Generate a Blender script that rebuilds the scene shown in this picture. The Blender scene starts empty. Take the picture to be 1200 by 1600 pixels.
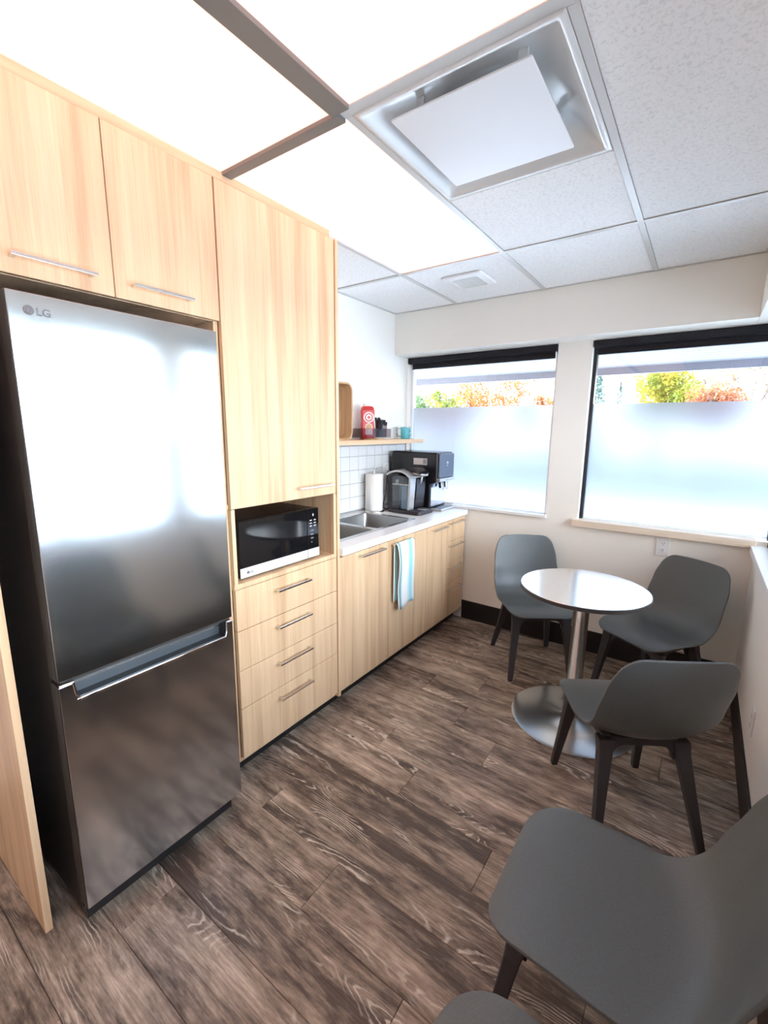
import bpy, bmesh, math, random
from mathutils import Vector, Matrix
random.seed(7)
C = bpy.context.scene.collection
SC = bpy.context.scene
PI = math.pi

# ------------------------------------------------------------------ camera
cam = bpy.data.cameras.new('camera')
camo = bpy.data.objects.new('camera', cam); C.objects.link(camo)
camo.location = (1.4886, 0.0, 1.5223)
camo.rotation_euler = (1.386, -0.0109, 0.6176)
cam.sensor_fit = 'HORIZONTAL'; cam.sensor_width = 36.0
cam.lens = 696.68 / 1200 * 36.0
cam.shift_x = -(601.56 - 600) / 1200; cam.shift_y = (801.78 - 800) / 1200
cam.clip_start = 0.02; cam.clip_end = 300
SC.camera = camo

# ------------------------------------------------------------------ light and exposure
PANEL_E = 0.9      # lay-in ceiling light panels
SKY_E = 6.6
SUN_E = 6.5
SC.view_settings.view_transform = 'Standard'; SC.view_settings.look = 'None'
SC.view_settings.exposure = 0.95; SC.view_settings.gamma = 1.0
SC.view_settings.use_curve_mapping = False
w = bpy.data.worlds.new('sky'); SC.world = w; w.use_nodes = True
nt = w.node_tree; nt.nodes.clear()
out = nt.nodes.new('ShaderNodeOutputWorld'); bg = nt.nodes.new('ShaderNodeBackground')
tc = nt.nodes.new('ShaderNodeTexCoord'); sx = nt.nodes.new('ShaderNodeSeparateXYZ')
rp = nt.nodes.new('ShaderNodeValToRGB')
nt.links.new(tc.outputs['Generated'], sx.inputs[0]); nt.links.new(sx.outputs['Z'], rp.inputs[0])
rp.color_ramp.elements[0].position = 0.0; rp.color_ramp.elements[0].color = (0.93, 0.96, 1, 1)
rp.color_ramp.elements[1].position = 0.7; rp.color_ramp.elements[1].color = (0.64, 0.78, 1, 1)
nt.links.new(rp.outputs[0], bg.inputs[0]); bg.inputs[1].default_value = SKY_E
nt.links.new(bg.outputs[0], out.inputs[0])
sun = bpy.data.lights.new('sun', 'SUN'); sun.energy = SUN_E; sun.angle = 0.01; sun.color = (1, 0.95, 0.86)
suno = bpy.data.objects.new('sun', sun); C.objects.link(suno)
suno.rotation_euler = Vector((-0.55, -0.75, 0.75)).to_track_quat('Z', 'Y').to_euler()

# ------------------------------------------------------------------ materials
M = {}
def nodemat(name):
    m = bpy.data.materials.new(name); m.use_nodes = True; M[name] = m
    n = m.node_tree.nodes; n.clear()
    o = n.new('ShaderNodeOutputMaterial'); b = n.new('ShaderNodeBsdfPrincipled')
    m.node_tree.links.new(b.outputs[0], o.inputs[0])
    return m, m.node_tree, b, o
def N(t, kind, **kw):
    n = t.nodes.new(kind)
    for k, v in kw.items():
        if k.startswith('i_'):
            key = k[2:]; key = int(key) if key.isdigit() else key
            n.inputs[key].default_value = v
        else: setattr(n, k, v)
    return n
def plain(name, col, rough=0.5, metal=0.0, bump=0.0, bscale=200, var=0.0, spec=0.5, coat=0.0, trans=0.0, emit=None, es=1.0, aniso=0.0):
    m, t, b, o = nodemat(name)
    b.inputs['Roughness'].default_value = rough; b.inputs['Metallic'].default_value = metal
    b.inputs['Specular IOR Level'].default_value = spec
    b.inputs['Coat Weight'].default_value = coat; b.inputs['Coat Roughness'].default_value = 0.08
    b.inputs['Transmission Weight'].default_value = trans
    if aniso: b.inputs['Anisotropic'].default_value = aniso
    tc = N(t, 'ShaderNodeTexCoord')
    nz = N(t, 'ShaderNodeTexNoise', i_Scale=bscale, i_Detail=4.0)
    t.links.new(tc.outputs['Object'], nz.inputs['Vector'])
    r = N(t, 'ShaderNodeValToRGB')
    r.color_ramp.elements[0].position = 0.3; r.color_ramp.elements[1].position = 0.7
    r.color_ramp.elements[0].color = (*[c * (1 - var) for c in col], 1)
    r.color_ramp.elements[1].color = (*[min(1, c * (1 + var)) for c in col], 1)
    t.links.new(nz.outputs[0], r.inputs[0]); t.links.new(r.outputs[0], b.inputs['Base Color'])
    if bump:
        bp = N(t, 'ShaderNodeBump', i_Strength=bump, i_Distance=0.002)
        t.links.new(nz.outputs[0], bp.inputs['Height']); t.links.new(bp.outputs[0], b.inputs['Normal'])
    if emit:
        b.inputs['Emission Color'].default_value = (*emit, 1); b.inputs['Emission Strength'].default_value = es
    return m

def wood(name, c_lo, c_mid, c_hi, axis, rough=0.45):
    m, t, b, o = nodemat(name)
    tc = N(t, 'ShaderNodeTexCoord'); oi = N(t, 'ShaderNodeObjectInfo')
    mp = N(t, 'ShaderNodeMapping')
    s = [17.0, 17.0, 17.0]; s[axis] = 0.7
    mp.inputs['Scale'].default_value = s
    t.links.new(tc.outputs['Object'], mp.inputs['Vector'])
    nz = N(t, 'ShaderNodeTexNoise', i_Scale=1.0, i_Detail=3.0, i_Roughness=0.55, i_Distortion=0.4)
    t.links.new(mp.outputs[0], nz.inputs['Vector'])
    mp2 = N(t, 'ShaderNodeMapping'); s2 = [170.0, 170.0, 170.0]; s2[axis] = 4.0
    mp2.inputs['Scale'].default_value = s2; t.links.new(tc.outputs['Object'], mp2.inputs['Vector'])
    nf = N(t, 'ShaderNodeTexNoise', i_Scale=1.0, i_Detail=4.0, i_Roughness=0.6)
    t.links.new(mp2.outputs[0], nf.inputs['Vector'])
    r = N(t, 'ShaderNodeValToRGB'); e = r.color_ramp.elements
    e[0].position = 0.33; e[0].color = (*c_lo, 1); e[1].position = 0.66; e[1].color = (*c_hi, 1)
    x = r.color_ramp.elements.new(0.47); x.color = (*c_mid, 1)
    t.links.new(nz.outputs[0], r.inputs[0])
    r2 = N(t, 'ShaderNodeValToRGB'); e = r2.color_ramp.elements
    e[0].position = 0.36; e[0].color = (0.92, 0.895, 0.87, 1); e[1].position = 0.55; e[1].color = (1, 1, 1, 1)
    t.links.new(nf.outputs[0], r2.inputs[0])
    mx = N(t, 'ShaderNodeMix', data_type='RGBA', blend_type='MULTIPLY'); mx.inputs[0].default_value = 1
    t.links.new(r.outputs[0], mx.inputs[6]); t.links.new(r2.outputs[0], mx.inputs[7])
    t.links.new(mx.outputs[2], b.inputs['Base Color'])
    b.inputs['Roughness'].default_value = rough; b.inputs['Specular IOR Level'].default_value = 0.35
    bp = N(t, 'ShaderNodeBump', i_Strength=0.12, i_Distance=0.001)
    t.links.new(nf.outputs[0], bp.inputs['Height']); t.links.new(bp.outputs[0], b.inputs['Normal'])
    return m
WL, WM, WH = (0.62, 0.40, 0.235), (0.755, 0.515, 0.31), (0.83, 0.60, 0.375)
wood('wood_up', WL, WM, WH, 2)
wood('wood_along', WL, WM, WH, 1)
wood('frame_wood', (0.42, 0.24, 0.11), (0.55, 0.33, 0.16), (0.62, 0.40, 0.21), 2)
wood('sill_wood', (0.74, 0.60, 0.46), (0.80, 0.67, 0.53), (0.84, 0.72, 0.58), 0)

def floor_mat():
    m, t, b, o = nodemat('plank_vinyl')
    L = t.links.new
    tc = N(t, 'ShaderNodeTexCoord'); oi = N(t, 'ShaderNodeObjectInfo')
    # each plank takes its own piece of the print
    mul = N(t, 'ShaderNodeVectorMath', operation='MULTIPLY'); mul.inputs[1].default_value = (37, 91, 13)
    cmb = N(t, 'ShaderNodeCombineXYZ')
    for i in range(3): L(oi.outputs['Random'], cmb.inputs[i])
    L(cmb.outputs[0], mul.inputs[0])
    add = N(t, 'ShaderNodeVectorMath', operation='ADD'); L(tc.outputs['Object'], add.inputs[0]); L(mul.outputs[0], add.inputs[1])
    def mapped(sx, sy, sz=1.0):
        mp = N(t, 'ShaderNodeMapping'); mp.inputs['Scale'].default_value = (sx, sy, sz); L(add.outputs[0], mp.inputs['Vector']); return mp
    # broad tone
    n1 = N(t, 'ShaderNodeTexNoise', i_Scale=1.0, i_Detail=5.0, i_Roughness=0.62, i_Distortion=0.5); L(mapped(2.2, 13).outputs[0], n1.inputs['Vector'])
    # cathedral rings: contour lines of a stretched smooth field
    n2 = N(t, 'ShaderNodeTexNoise', i_Scale=1.0, i_Detail=1.2, i_Roughness=0.4, i_Distortion=0.25); L(mapped(1.0, 7.0).outputs[0], n2.inputs['Vector'])
    nw = N(t, 'ShaderNodeTexNoise', i_Scale=1.0, i_Detail=3.0); L(mapped(22, 60).outputs[0], nw.inputs['Vector'])
    ma = N(t, 'ShaderNodeMath', operation='MULTIPLY'); ma.inputs[1].default_value = 42.0; L(n2.outputs[0], ma.inputs[0])
    mw = N(t, 'ShaderNodeMath', operation='MULTIPLY_ADD'); mw.inputs[1].default_value = 1.1; L(nw.outputs[0], mw.inputs[0]); L(ma.outputs[0], mw.inputs[2])
    fr = N(t, 'ShaderNodeMath', operation='PINGPONG'); fr.inputs[1].default_value = 0.5; L(mw.outputs[0], fr.inputs[0])
    rl = N(t, 'ShaderNodeValToRGB'); e = rl.color_ramp.elements; e[0].position = 0.30; e[0].color = (0, 0, 0, 1); e[1].position = 0.46; e[1].color = (1, 1, 1, 1); L(fr.outputs[0], rl.inputs[0])
    # only some areas carry the limed rings
    n3 = N(t, 'ShaderNodeTexNoise', i_Scale=1.0, i_Detail=3.0, i_Roughness=0.6); L(mapped(2.4, 10).outputs[0], n3.inputs['Vector'])
    rm = N(t, 'ShaderNodeValToRGB'); e = rm.color_ramp.elements; e[0].position = 0.53; e[0].color = (0, 0, 0, 1); e[1].position = 0.64; e[1].color = (1, 1, 1, 1); L(n3.outputs[0], rm.inputs[0])
    ring = N(t, 'ShaderNodeMath', operation='MULTIPLY'); L(rl.outputs[0], ring.inputs[0]); L(rm.outputs[0], ring.inputs[1])
    # fine straight streaks
    n4 = N(t, 'ShaderNodeTexNoise', i_Scale=1.0, i_Detail=5.0, i_Roughness=0.7); L(mapped(7, 150).outputs[0], n4.inputs['Vector'])
    n5 = N(t, 'ShaderNodeTexNoise', i_Scale=1.0, i_Detail=4.0, i_Roughness=0.65); L(mapped(14, 40).outputs[0], n5.inputs['Vector'])
    base = N(t, 'ShaderNodeValToRGB'); e = base.color_ramp.elements
    e[0].position = 0.34; e[0].color = (0.125, 0.093, 0.073, 1); e[1].position = 0.68; e[1].color = (0.80, 0.655, 0.52, 1)
    x = base.color_ramp.elements.new(0.5); x.color = (0.44, 0.345, 0.265, 1)
    tot = N(t, 'ShaderNodeMath', operation='MULTIPLY_ADD'); tot.inputs[1].default_value = 0.36; L(n5.outputs[0], tot.inputs[0])
    half = N(t, 'ShaderNodeMath', operation='MULTIPLY_ADD'); half.inputs[1].default_value = 0.84; half.inputs[2].default_value = -0.10; L(n1.outputs[0], half.inputs[0])
    L(half.outputs[0], tot.inputs[2])
    pr = N(t, 'ShaderNodeMath', operation='MULTIPLY_ADD'); pr.inputs[1].default_value = 0.10; L(oi.outputs['Random'], pr.inputs[0])
    mm = N(t, 'ShaderNodeMath', operation='SUBTRACT'); mm.inputs[1].default_value = 0.11; L(tot.outputs[0], mm.inputs[0]); L(mm.outputs[0], pr.inputs[2])
    L(pr.outputs[0], base.inputs[0])
    r4 = N(t, 'ShaderNodeValToRGB'); e = r4.color_ramp.elements; e[0].position = 0.36; e[0].color = (0.45, 0.43, 0.42, 1); e[1].position = 0.6; e[1].color = (1.0, 1.0, 1.0, 1); L(n4.outputs[0], r4.inputs[0])
    mx = N(t, 'ShaderNodeMix', data_type='RGBA', blend_type='MULTIPLY'); mx.inputs[0].default_value = 0.85; L(base.outputs[0], mx.inputs[6]); L(r4.outputs[0], mx.inputs[7])
    mx2 = N(t, 'ShaderNodeMix', data_type='RGBA'); mx2.inputs[7].default_value = (0.88, 0.79, 0.67, 1); L(mx.outputs[2], mx2.inputs[6])
    rs = N(t, 'ShaderNodeMath', operation='MULTIPLY'); rs.inputs[1].default_value = 0.72; L(ring.outputs[0], rs.inputs[0]); L(rs.outputs[0], mx2.inputs[0])
    L(mx2.outputs[2], b.inputs['Base Color'])
    b.inputs['Roughness'].default_value = 0.42; b.inputs['Specular IOR Level'].default_value = 0.42
    bp = N(t, 'ShaderNodeBump', i_Strength=0.35, i_Distance=0.0012); L(n4.outputs[0], bp.inputs['Height']); L(bp.outputs[0], b.inputs['Normal'])
floor_mat()

plain('wall_paint', (0.92, 0.895, 0.825), 0.75, bump=0.05, bscale=300)
plain('white_trim', (0.88, 0.88, 0.86), 0.4)
plain('plastic_white', (0.86, 0.86, 0.85), 0.35)
plain('slot_dark', (0.03, 0.03, 0.03), 0.5)
plain('rubber_black', (0.012, 0.012, 0.013), 0.42)
plain('subfloor', (0.02, 0.016, 0.013), 0.9)
plain('tee_white', (0.62, 0.62, 0.60), 0.32)
plain('tee_bronze', (0.20, 0.19, 0.18), 0.35, metal=0.2)
plain('steel', (0.58, 0.585, 0.58), 0.27, metal=1.0, aniso=0.3)
plain('sink_steel_shaded', (0.36, 0.36, 0.355), 0.3, metal=1.0)  # steel darkened to put the shade of the bowls into its colour
plain('chrome', (0.78, 0.78, 0.78), 0.08, metal=1.0)
plain('satin', (0.78, 0.765, 0.74), 0.24, metal=1.0)
plain('table_laminate', (0.80, 0.79, 0.78), 0.18, metal=0.9, bump=0.1, bscale=60, var=0.05)
plain('edge_dark', (0.05, 0.045, 0.04), 0.4)
plain('fridge_dark', (0.018, 0.018, 0.02), 0.35)
plain('recess_grey', (0.10, 0.115, 0.13), 0.35, metal=0.4)
plain('gasket', (0.03, 0.03, 0.03), 0.6)
plain('logo_grey', (0.13, 0.13, 0.14), 0.4)
plain('glass_black', (0.006, 0.006, 0.007), 0.04, spec=0.6, coat=0.3)
plain('black_plastic', (0.012, 0.012, 0.016), 0.25, spec=0.5)
plain('dark_plastic', (0.022, 0.018, 0.022), 0.45)
plain('grey_front', (0.10, 0.12, 0.16), 0.3, metal=0.3)
plain('silver_plastic', (0.55, 0.55, 0.54), 0.28, metal=0.7)
plain('strip_silver', (0.86, 0.86, 0.86), 0.3, metal=0.3)
plain('mirror_panel', (0.75, 0.78, 0.84), 0.12, metal=0.9)
plain('chair_plastic', (0.100, 0.113, 0.114), 0.33, bump=0.2, bscale=900, var=0.35, spec=0.5)
plain('chair_leg', (0.040, 0.042, 0.048), 0.5, bump=0.1, bscale=700, var=0.2)
plain('counter_white', (0.88, 0.88, 0.87), 0.25)
plain('ceramic', (0.82, 0.83, 0.84), 0.12, coat=0.4)
plain('grout', (0.36, 0.38, 0.40), 0.85)
plain('paper', (0.88, 0.87, 0.84), 0.9, bump=0.3, bscale=250)
plain('cloth_white', (0.86, 0.87, 0.86), 0.9, bump=0.3, bscale=500)
plain('blind_black', (0.010, 0.012, 0.018), 0.5, spec=0.3)
plain('frame_black', (0.008, 0.009, 0.012), 0.4)
plain('bottle_red', (0.62, 0.035, 0.035), 0.3)
plain('label_white', (0.85, 0.80, 0.76), 0.5)
plain('label_tan', (0.62, 0.34, 0.16), 0.5)
plain('teal_enamel', (0.13, 0.50, 0.56), 0.35)
plain('teal_ink', (0.03, 0.16, 0.20), 0.5)
plain('label_plate', (0.62, 0.58, 0.56), 0.5)
plain('label_grey', (0.30, 0.28, 0.28), 0.5)
plain('key_white', (0.7, 0.7, 0.72), 0.5)
plain('duct_white', (0.80, 0.81, 0.80), 0.2, spec=0.7)
plain('plaque_white', (0.86, 0.87, 0.88), 0.28, spec=0.6)
plain('duct_dark', (0.7, 0.71, 0.71), 0.6)
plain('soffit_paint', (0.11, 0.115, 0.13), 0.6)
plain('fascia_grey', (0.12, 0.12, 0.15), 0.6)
plain('asphalt', (0.20, 0.235, 0.31), 0.9, var=0.15, bscale=3)  # blue tint stands in for shadow on the far ground
plain('concrete', (0.74, 0.76, 0.78), 0.9, var=0.08, bscale=2)  # very pale colour stands in for a sunlit strip of near ground
plain('stucco', (0.7, 0.68, 0.62), 0.9)
plain('bark', (0.11, 0.085, 0.075), 0.9, var=0.3, bscale=12)

def leafmat(name, a, b_):
    m, t, b, o = nodemat(name)
    tc = N(t, 'ShaderNodeTexCoord'); nz = N(t, 'ShaderNodeTexNoise', i_Scale=1.5, i_Detail=6.0)
    t.links.new(tc.outputs['Object'], nz.inputs['Vector'])
    r = N(t, 'ShaderNodeValToRGB'); r.color_ramp.elements[0].position = 0.4; r.color_ramp.elements[1].position = 0.6
    r.color_ramp.elements[0].color = (*a, 1); r.color_ramp.elements[1].color = (*b_, 1)
    t.links.new(nz.outputs[0], r.inputs[0]); t.links.new(r.outputs[0], b.inputs['Base Color'])
    b.inputs['Roughness'].default_value = 0.6
    tr = N(t, 'ShaderNodeBsdfTranslucent'); t.links.new(r.outputs[0], tr.inputs[0])
    mx = N(t, 'ShaderNodeMixShader'); mx.inputs[0].default_value = 0.45
    t.links.new(b.outputs[0], mx.inputs[1]); t.links.new(tr.outputs[0], mx.inputs[2]); t.links.new(mx.outputs[0], o.inputs[0])
leafmat('leaf_orange', (0.30, 0.10, 0.03), (0.50, 0.22, 0.05))
leafmat('leaf_yellow', (0.20, 0.26, 0.04), (0.48, 0.40, 0.06))
leafmat('leaf_red', (0.32, 0.11, 0.06), (0.46, 0.21, 0.10))
leafmat('leaf_green', (0.06, 0.14, 0.06), (0.22, 0.32, 0.10))
leafmat('leaf_conifer', (0.08, 0.17, 0.16), (0.18, 0.28, 0.24))
leafmat('leaf_bare', (0.16, 0.12, 0.09), (0.42, 0.26, 0.10))

def panel_mat():
    m, t, b, o = nodemat('light_diffuser')
    b.inputs['Base Color'].default_value = (0.35, 0.31, 0.29, 1)
    b.inputs['Emission Color'].default_value = (1.0, 0.57, 0.465, 1)
    b.inputs['Emission Strength'].default_value = PANEL_E
panel_mat()

def acoustic():
    m, t, b, o = nodemat('acoustic')
    tc = N(t, 'ShaderNodeTexCoord')
    nz = N(t, 'ShaderNodeTexNoise', i_Scale=95.0, i_Detail=4.0, i_Roughness=0.65, i_Distortion=0.8)
    t.links.new(tc.outputs['Object'], nz.inputs['Vector'])
    r = N(t, 'ShaderNodeValToRGB'); r.color_ramp.elements[0].position = 0.38; r.color_ramp.elements[1].position = 0.50
    r.color_ramp.elements[0].color = (0.80, 0.80, 0.795, 1); r.color_ramp.elements[1].color = (0.92, 0.92, 0.91, 1)
    t.links.new(nz.outputs[0], r.inputs[0]); t.links.new(r.outputs[0], b.inputs['Base Color'])
    b.inputs['Roughness'].default_value = 0.9
    bp = N(t, 'ShaderNodeBump', i_Strength=0.3, i_Distance=0.002); t.links.new(r.outputs[0], bp.inputs['Height']); t.links.new(bp.outputs[0], b.inputs['Normal'])
acoustic()

def glass_clear():
    m, t, b, o = nodemat('pane_glass')
    tr = N(t, 'ShaderNodeBsdfTransparent'); tr.inputs[0].default_value = (0.96, 0.98, 0.98, 1)
    gl = N(t, 'ShaderNodeBsdfGlossy'); gl.inputs['Roughness'].default_value = 0.01
    fr = N(t, 'ShaderNodeFresnel', i_IOR=1.5); mx = N(t, 'ShaderNodeMixShader')
    t.links.new(fr.outputs[0], mx.inputs[0]); t.links.new(tr.outputs[0], mx.inputs[1]); t.links.new(gl.outputs[0], mx.inputs[2])
    t.links.new(mx.outputs[0], o.inputs[0])
glass_clear()
def tint_glass(name, col, gloss=0.1):
    m, t, b, o = nodemat(name)
    tr = N(t, 'ShaderNodeBsdfTransparent'); tr.inputs[0].default_value = (*col, 1)
    gl = N(t, 'ShaderNodeBsdfGlossy'); gl.inputs['Roughness'].default_value = 0.05
    mx = N(t, 'ShaderNodeMixShader'); mx.inputs[0].default_value = gloss
    t.links.new(tr.outputs[0], mx.inputs[1]); t.links.new(gl.outputs[0], mx.inputs[2]); t.links.new(mx.outputs[0], o.inputs[0])
tint_glass('tank_plastic', (0.62, 0.72, 0.78), 0.12)
plain('tank_bright_fill', (0.33, 0.42, 0.48), 0.4)  # pale blue that imitates the brightness seen through the tank
tint_glass('smoke_acrylic', (0.78, 0.74, 0.76), 0.03)
def film():
    m, t, b, o = nodemat('frosted_film')
    tl = N(t, 'ShaderNodeBsdfTranslucent'); tl.inputs[0].default_value = (0.285, 0.32, 0.385, 1)
    rf = N(t, 'ShaderNodeBsdfRefraction'); rf.inputs['Roughness'].default_value = 0.44; rf.inputs['IOR'].default_value = 1.25
    rf.inputs[0].default_value = (0.285, 0.32, 0.385, 1)
    df = N(t, 'ShaderNodeBsdfDiffuse'); df.inputs[0].default_value = (0.8, 0.82, 0.85, 1)
    m1 = N(t, 'ShaderNodeMixShader'); m1.inputs[0].default_value = 0.6
    t.links.new(tl.outputs[0], m1.inputs[1]); t.links.new(rf.outputs[0], m1.inputs[2])
    m2 = N(t, 'ShaderNodeMixShader'); m2.inputs[0].default_value = 0.12
    t.links.new(m1.outputs[0], m2.inputs[1]); t.links.new(df.outputs[0], m2.inputs[2]); t.links.new(m2.outputs[0], o.inputs[0])
film()
def towel_mat():
    # woven stripes across the towel's width, laid out in its own coordinates (x = across)
    m, t, b, o = nodemat('towel_cloth')
    tc = N(t, 'ShaderNodeTexCoord'); sp = N(t, 'ShaderNodeSeparateXYZ'); t.links.new(tc.outputs['UV'], sp.inputs[0])
    r = N(t, 'ShaderNodeValToRGB'); r.color_ramp.interpolation = 'CONSTANT'
    W_, T_, D_ = (0.86, 0.87, 0.86, 1), (0.36, 0.72, 0.75, 1), (0.30, 0.40, 0.46, 1)
    st = [(0, W_), (0.05, (0.20, 0.42, 0.40, 1)), (0.16, W_), (0.19, (0.20, 0.42, 0.40, 1)), (0.21, W_), (0.60, D_), (0.612, W_), (0.66, T_), (0.85, W_), (0.90, D_), (0.912, W_)]
    r.color_ramp.elements[0].color = st[0][1]; r.color_ramp.elements[1].position = st[1][0]; r.color_ramp.elements[1].color = st[1][1]
    for p, c in st[2:]:
        e = r.color_ramp.elements.new(p); e.color = c
    t.links.new(sp.outputs[0], r.inputs[0]); t.links.new(r.outputs[0], b.inputs['Base Color']); b.inputs['Roughness'].default_value = 0.95
    nz = N(t, 'ShaderNodeTexNoise', i_Scale=600.0); t.links.new(tc.outputs['Object'], nz.inputs['Vector'])
    bp = N(t, 'ShaderNodeBump', i_Strength=0.3, i_Distance=0.001); t.links.new(nz.outputs[0], bp.inputs['Height']); t.links.new(bp.outputs[0], b.inputs['Normal'])
towel_mat()

# ------------------------------------------------------------------ builders
def tag(o, label=None, cat=None, group=None, kind=None):
    if label: o['label'] = label
    if cat: o['category'] = cat
    if group: o['group'] = group
    if kind: o['kind'] = kind
    return o
def thing(name, label, cat, loc, group=None, local=False, rotz=0.0):
    o = bpy.data.objects.new(name, None); C.objects.link(o); o.location = loc; o.rotation_euler = (0, 0, rotz)
    o.empty_display_size = 0.1; tag(o, label, cat, group); o['_w'] = 0 if local else 1
    return o
def link(o, parent):
    C.objects.link(o)
    if parent is not None:
        o.parent = parent
        if parent.type == 'EMPTY' and parent.get('_w'): o.location = -Vector(parent.location)
class MB:
    def __init__(s): s.bm = bmesh.new()
    def box(s, x0, y0, z0, x1, y1, z1, mi=0):
        r = bmesh.ops.create_cube(s.bm, size=1.0)
        for v in r['verts']:
            v.co = Vector(((x0 + x1) / 2 + v.co.x * (x1 - x0), (y0 + y1) / 2 + v.co.y * (y1 - y0), (z0 + z1) / 2 + v.co.z * (z1 - z0)))
        for f in {f for v in r['verts'] for f in v.link_faces}: f.material_index = mi
        return s
    def hexa(s, lo, hi, mi=0):
        a = [s.bm.verts.new(p) for p in lo]; b = [s.bm.verts.new(p) for p in hi]; n = len(a)
        fs = [s.bm.faces.new(a[::-1]), s.bm.faces.new(b)]
        for i in range(n): fs.append(s.bm.faces.new((a[i], a[(i + 1) % n], b[(i + 1) % n], b[i])))
        for f in fs: f.material_index = mi
        return s
    def prism(s, pts, ax, a, b, mi=0):
        def P(p, d):
            l = list(p); l.insert(ax, d); return Vector(l)
        return s.hexa([P(p, a) for p in pts], [P(p, b) for p in pts], mi)
    def lathe(s, prof, cx=0, cy=0, cz=0, n=32, mi=0, cap=True):
        rings = []
        for r, z in prof:
            if r < 1e-6: rings.append([s.bm.verts.new((cx, cy, cz + z))])
            else: rings.append([s.bm.verts.new((cx + r * math.cos(2 * PI * k / n), cy + r * math.sin(2 * PI * k / n), cz + z)) for k in range(n)])
        for A, B in zip(rings, rings[1:]):
            for k in range(n):
                k2 = (k + 1) % n
                if len(A) == 1 and len(B) == 1: continue
                if len(A) == 1: f = s.bm.faces.new((A[0], B[k2], B[k]))
                elif len(B) == 1: f = s.bm.faces.new((A[k], A[k2], B[0]))
                else: f = s.bm.faces.new((A[k], A[k2], B[k2], B[k]))
                f.material_index = mi
        if cap:
            if len(rings[0]) > 1: s.bm.faces.new(rings[0][::-1]).material_index = mi
            if len(rings[-1]) > 1: s.bm.faces.new(rings[-1]).material_index = mi
        return s
    def tube(s, pts, r, n=8, mi=0, closed=False):
        pts = [Vector(p) for p in pts]; rr = r if isinstance(r, (list, tuple)) else [r] * len(pts)
        rings = []; up = Vector((0.03, 0.02, 1)).normalized(); m = len(pts)
        for i, p in enumerate(pts):
            d = (pts[(i + 1) % m if closed else min(i + 1, m - 1)] - pts[(i - 1) % m if closed else max(i - 1, 0)]).normalized()
            a = d.cross(up)
            if a.length < 0.05: a = d.cross(Vector((1, 0, 0)))
            a.normalize(); b = d.cross(a).normalized()
            rings.append([s.bm.verts.new(p + a * rr[i] * math.cos(2 * PI * k / n) + b * rr[i] * math.sin(2 * PI * k / n)) for k in range(n)])
        seq = list(zip(rings, rings[1:])) + ([(rings[-1], rings[0])] if closed else [])
        for A, B in seq:
            for k in range(n):
                s.bm.faces.new((A[k], A[(k + 1) % n], B[(k + 1) % n], B[k])).material_index = mi
        if not closed: s.bm.faces.new(rings[0][::-1]).material_index = mi; s.bm.faces.new(rings[-1]).material_index = mi
        return s
    def loops(s, L, mi=0, cap0=False, cap1=False):
        R = [[s.bm.verts.new(p) for p in l] for l in L]; n = len(R[0])
        for A, B in zip(R, R[1:]):
            for k in range(n): s.bm.faces.new((A[k], A[(k + 1) % n], B[(k + 1) % n], B[k])).material_index = mi
        if cap0: s.bm.faces.new(R[0][::-1]).material_index = mi
        if cap1: s.bm.faces.new(R[-1]).material_index = mi
        return s
    def done(s, name, mats, parent=None, smooth=False, bevel=0.0, seg=2, label=None, recalc=True, weld=False):
        if weld: bmesh.ops.remove_doubles(s.bm, verts=s.bm.verts, dist=1e-5)
        if recalc: bmesh.ops.recalc_face_normals(s.bm, faces=s.bm.faces)
        me = bpy.data.meshes.new(name); s.bm.to_mesh(me); s.bm.free()
        for m in (mats if isinstance(mats, (list, tuple)) else [mats]): me.materials.append(M[m])
        o = bpy.data.objects.new(name, me); link(o, parent)
        if smooth:
            for p in me.polygons: p.use_smooth = True
        if bevel:
            b = o.modifiers.new('bevel', 'BEVEL'); b.width = bevel; b.segments = seg; b.limit_method = 'ANGLE'; b.angle_limit = 0.6
            b.harden_normals = False
        if label: o['label'] = label
        return o
def smooth_angle(o, a=0.7):
    me = o.data
    for p in me.polygons: p.use_smooth = True
    bm = bmesh.new(); bm.from_mesh(me)
    for e in bm.edges:
        if len(e.link_faces) == 2 and e.calc_face_angle(0) > a: e.smooth = False
    bm.to_mesh(me); bm.free()
    return o
def rrect(x0, y0, x1, y1, r, n=5):
    P = []
    for cx, cy, a in ((x1 - r, y1 - r, 0), (x0 + r, y1 - r, PI / 2), (x0 + r, y0 + r, PI), (x1 - r, y0 + r, 1.5 * PI)):
        for k in range(n + 1): P.append((cx + r * math.cos(a + PI / 2 * k / n), cy + r * math.sin(a + PI / 2 * k / n)))
    return P
def cp(o, parent, **kw):
    c = o.copy(); C.objects.link(c); c.parent = parent
    return c
def text(s, name, size, mat, loc, rot, parent, extrude=0.0004, align='LEFT', label=None, bold=0.0):
    cu = bpy.data.curves.new(name, 'FONT'); cu.body = s; cu.size = size; cu.extrude = extrude; cu.align_x = align; cu.offset = bold
    cu.materials.append(M[mat])
    tmp = bpy.data.objects.new('tmp', cu); me = bpy.data.meshes.new_from_object(tmp); me.name = name
    bpy.data.objects.remove(tmp); bpy.data.curves.remove(cu)
    o = bpy.data.objects.new(name, me); link(o, parent)
    o.location = Vector(o.location) + Vector(loc); o.rotation_euler = rot
    if label: o['label'] = label
    return o
def struct(o, label=None): o['kind'] = 'structure'; (label and tag(o, label)); return o
FACEX = (PI / 2, 0, PI / 2)    # text lying in the y-z plane, read from +x

XL, XR, YW, YB, H = -0.595, 1.785, 3.22, -2.4, 2.407

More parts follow.
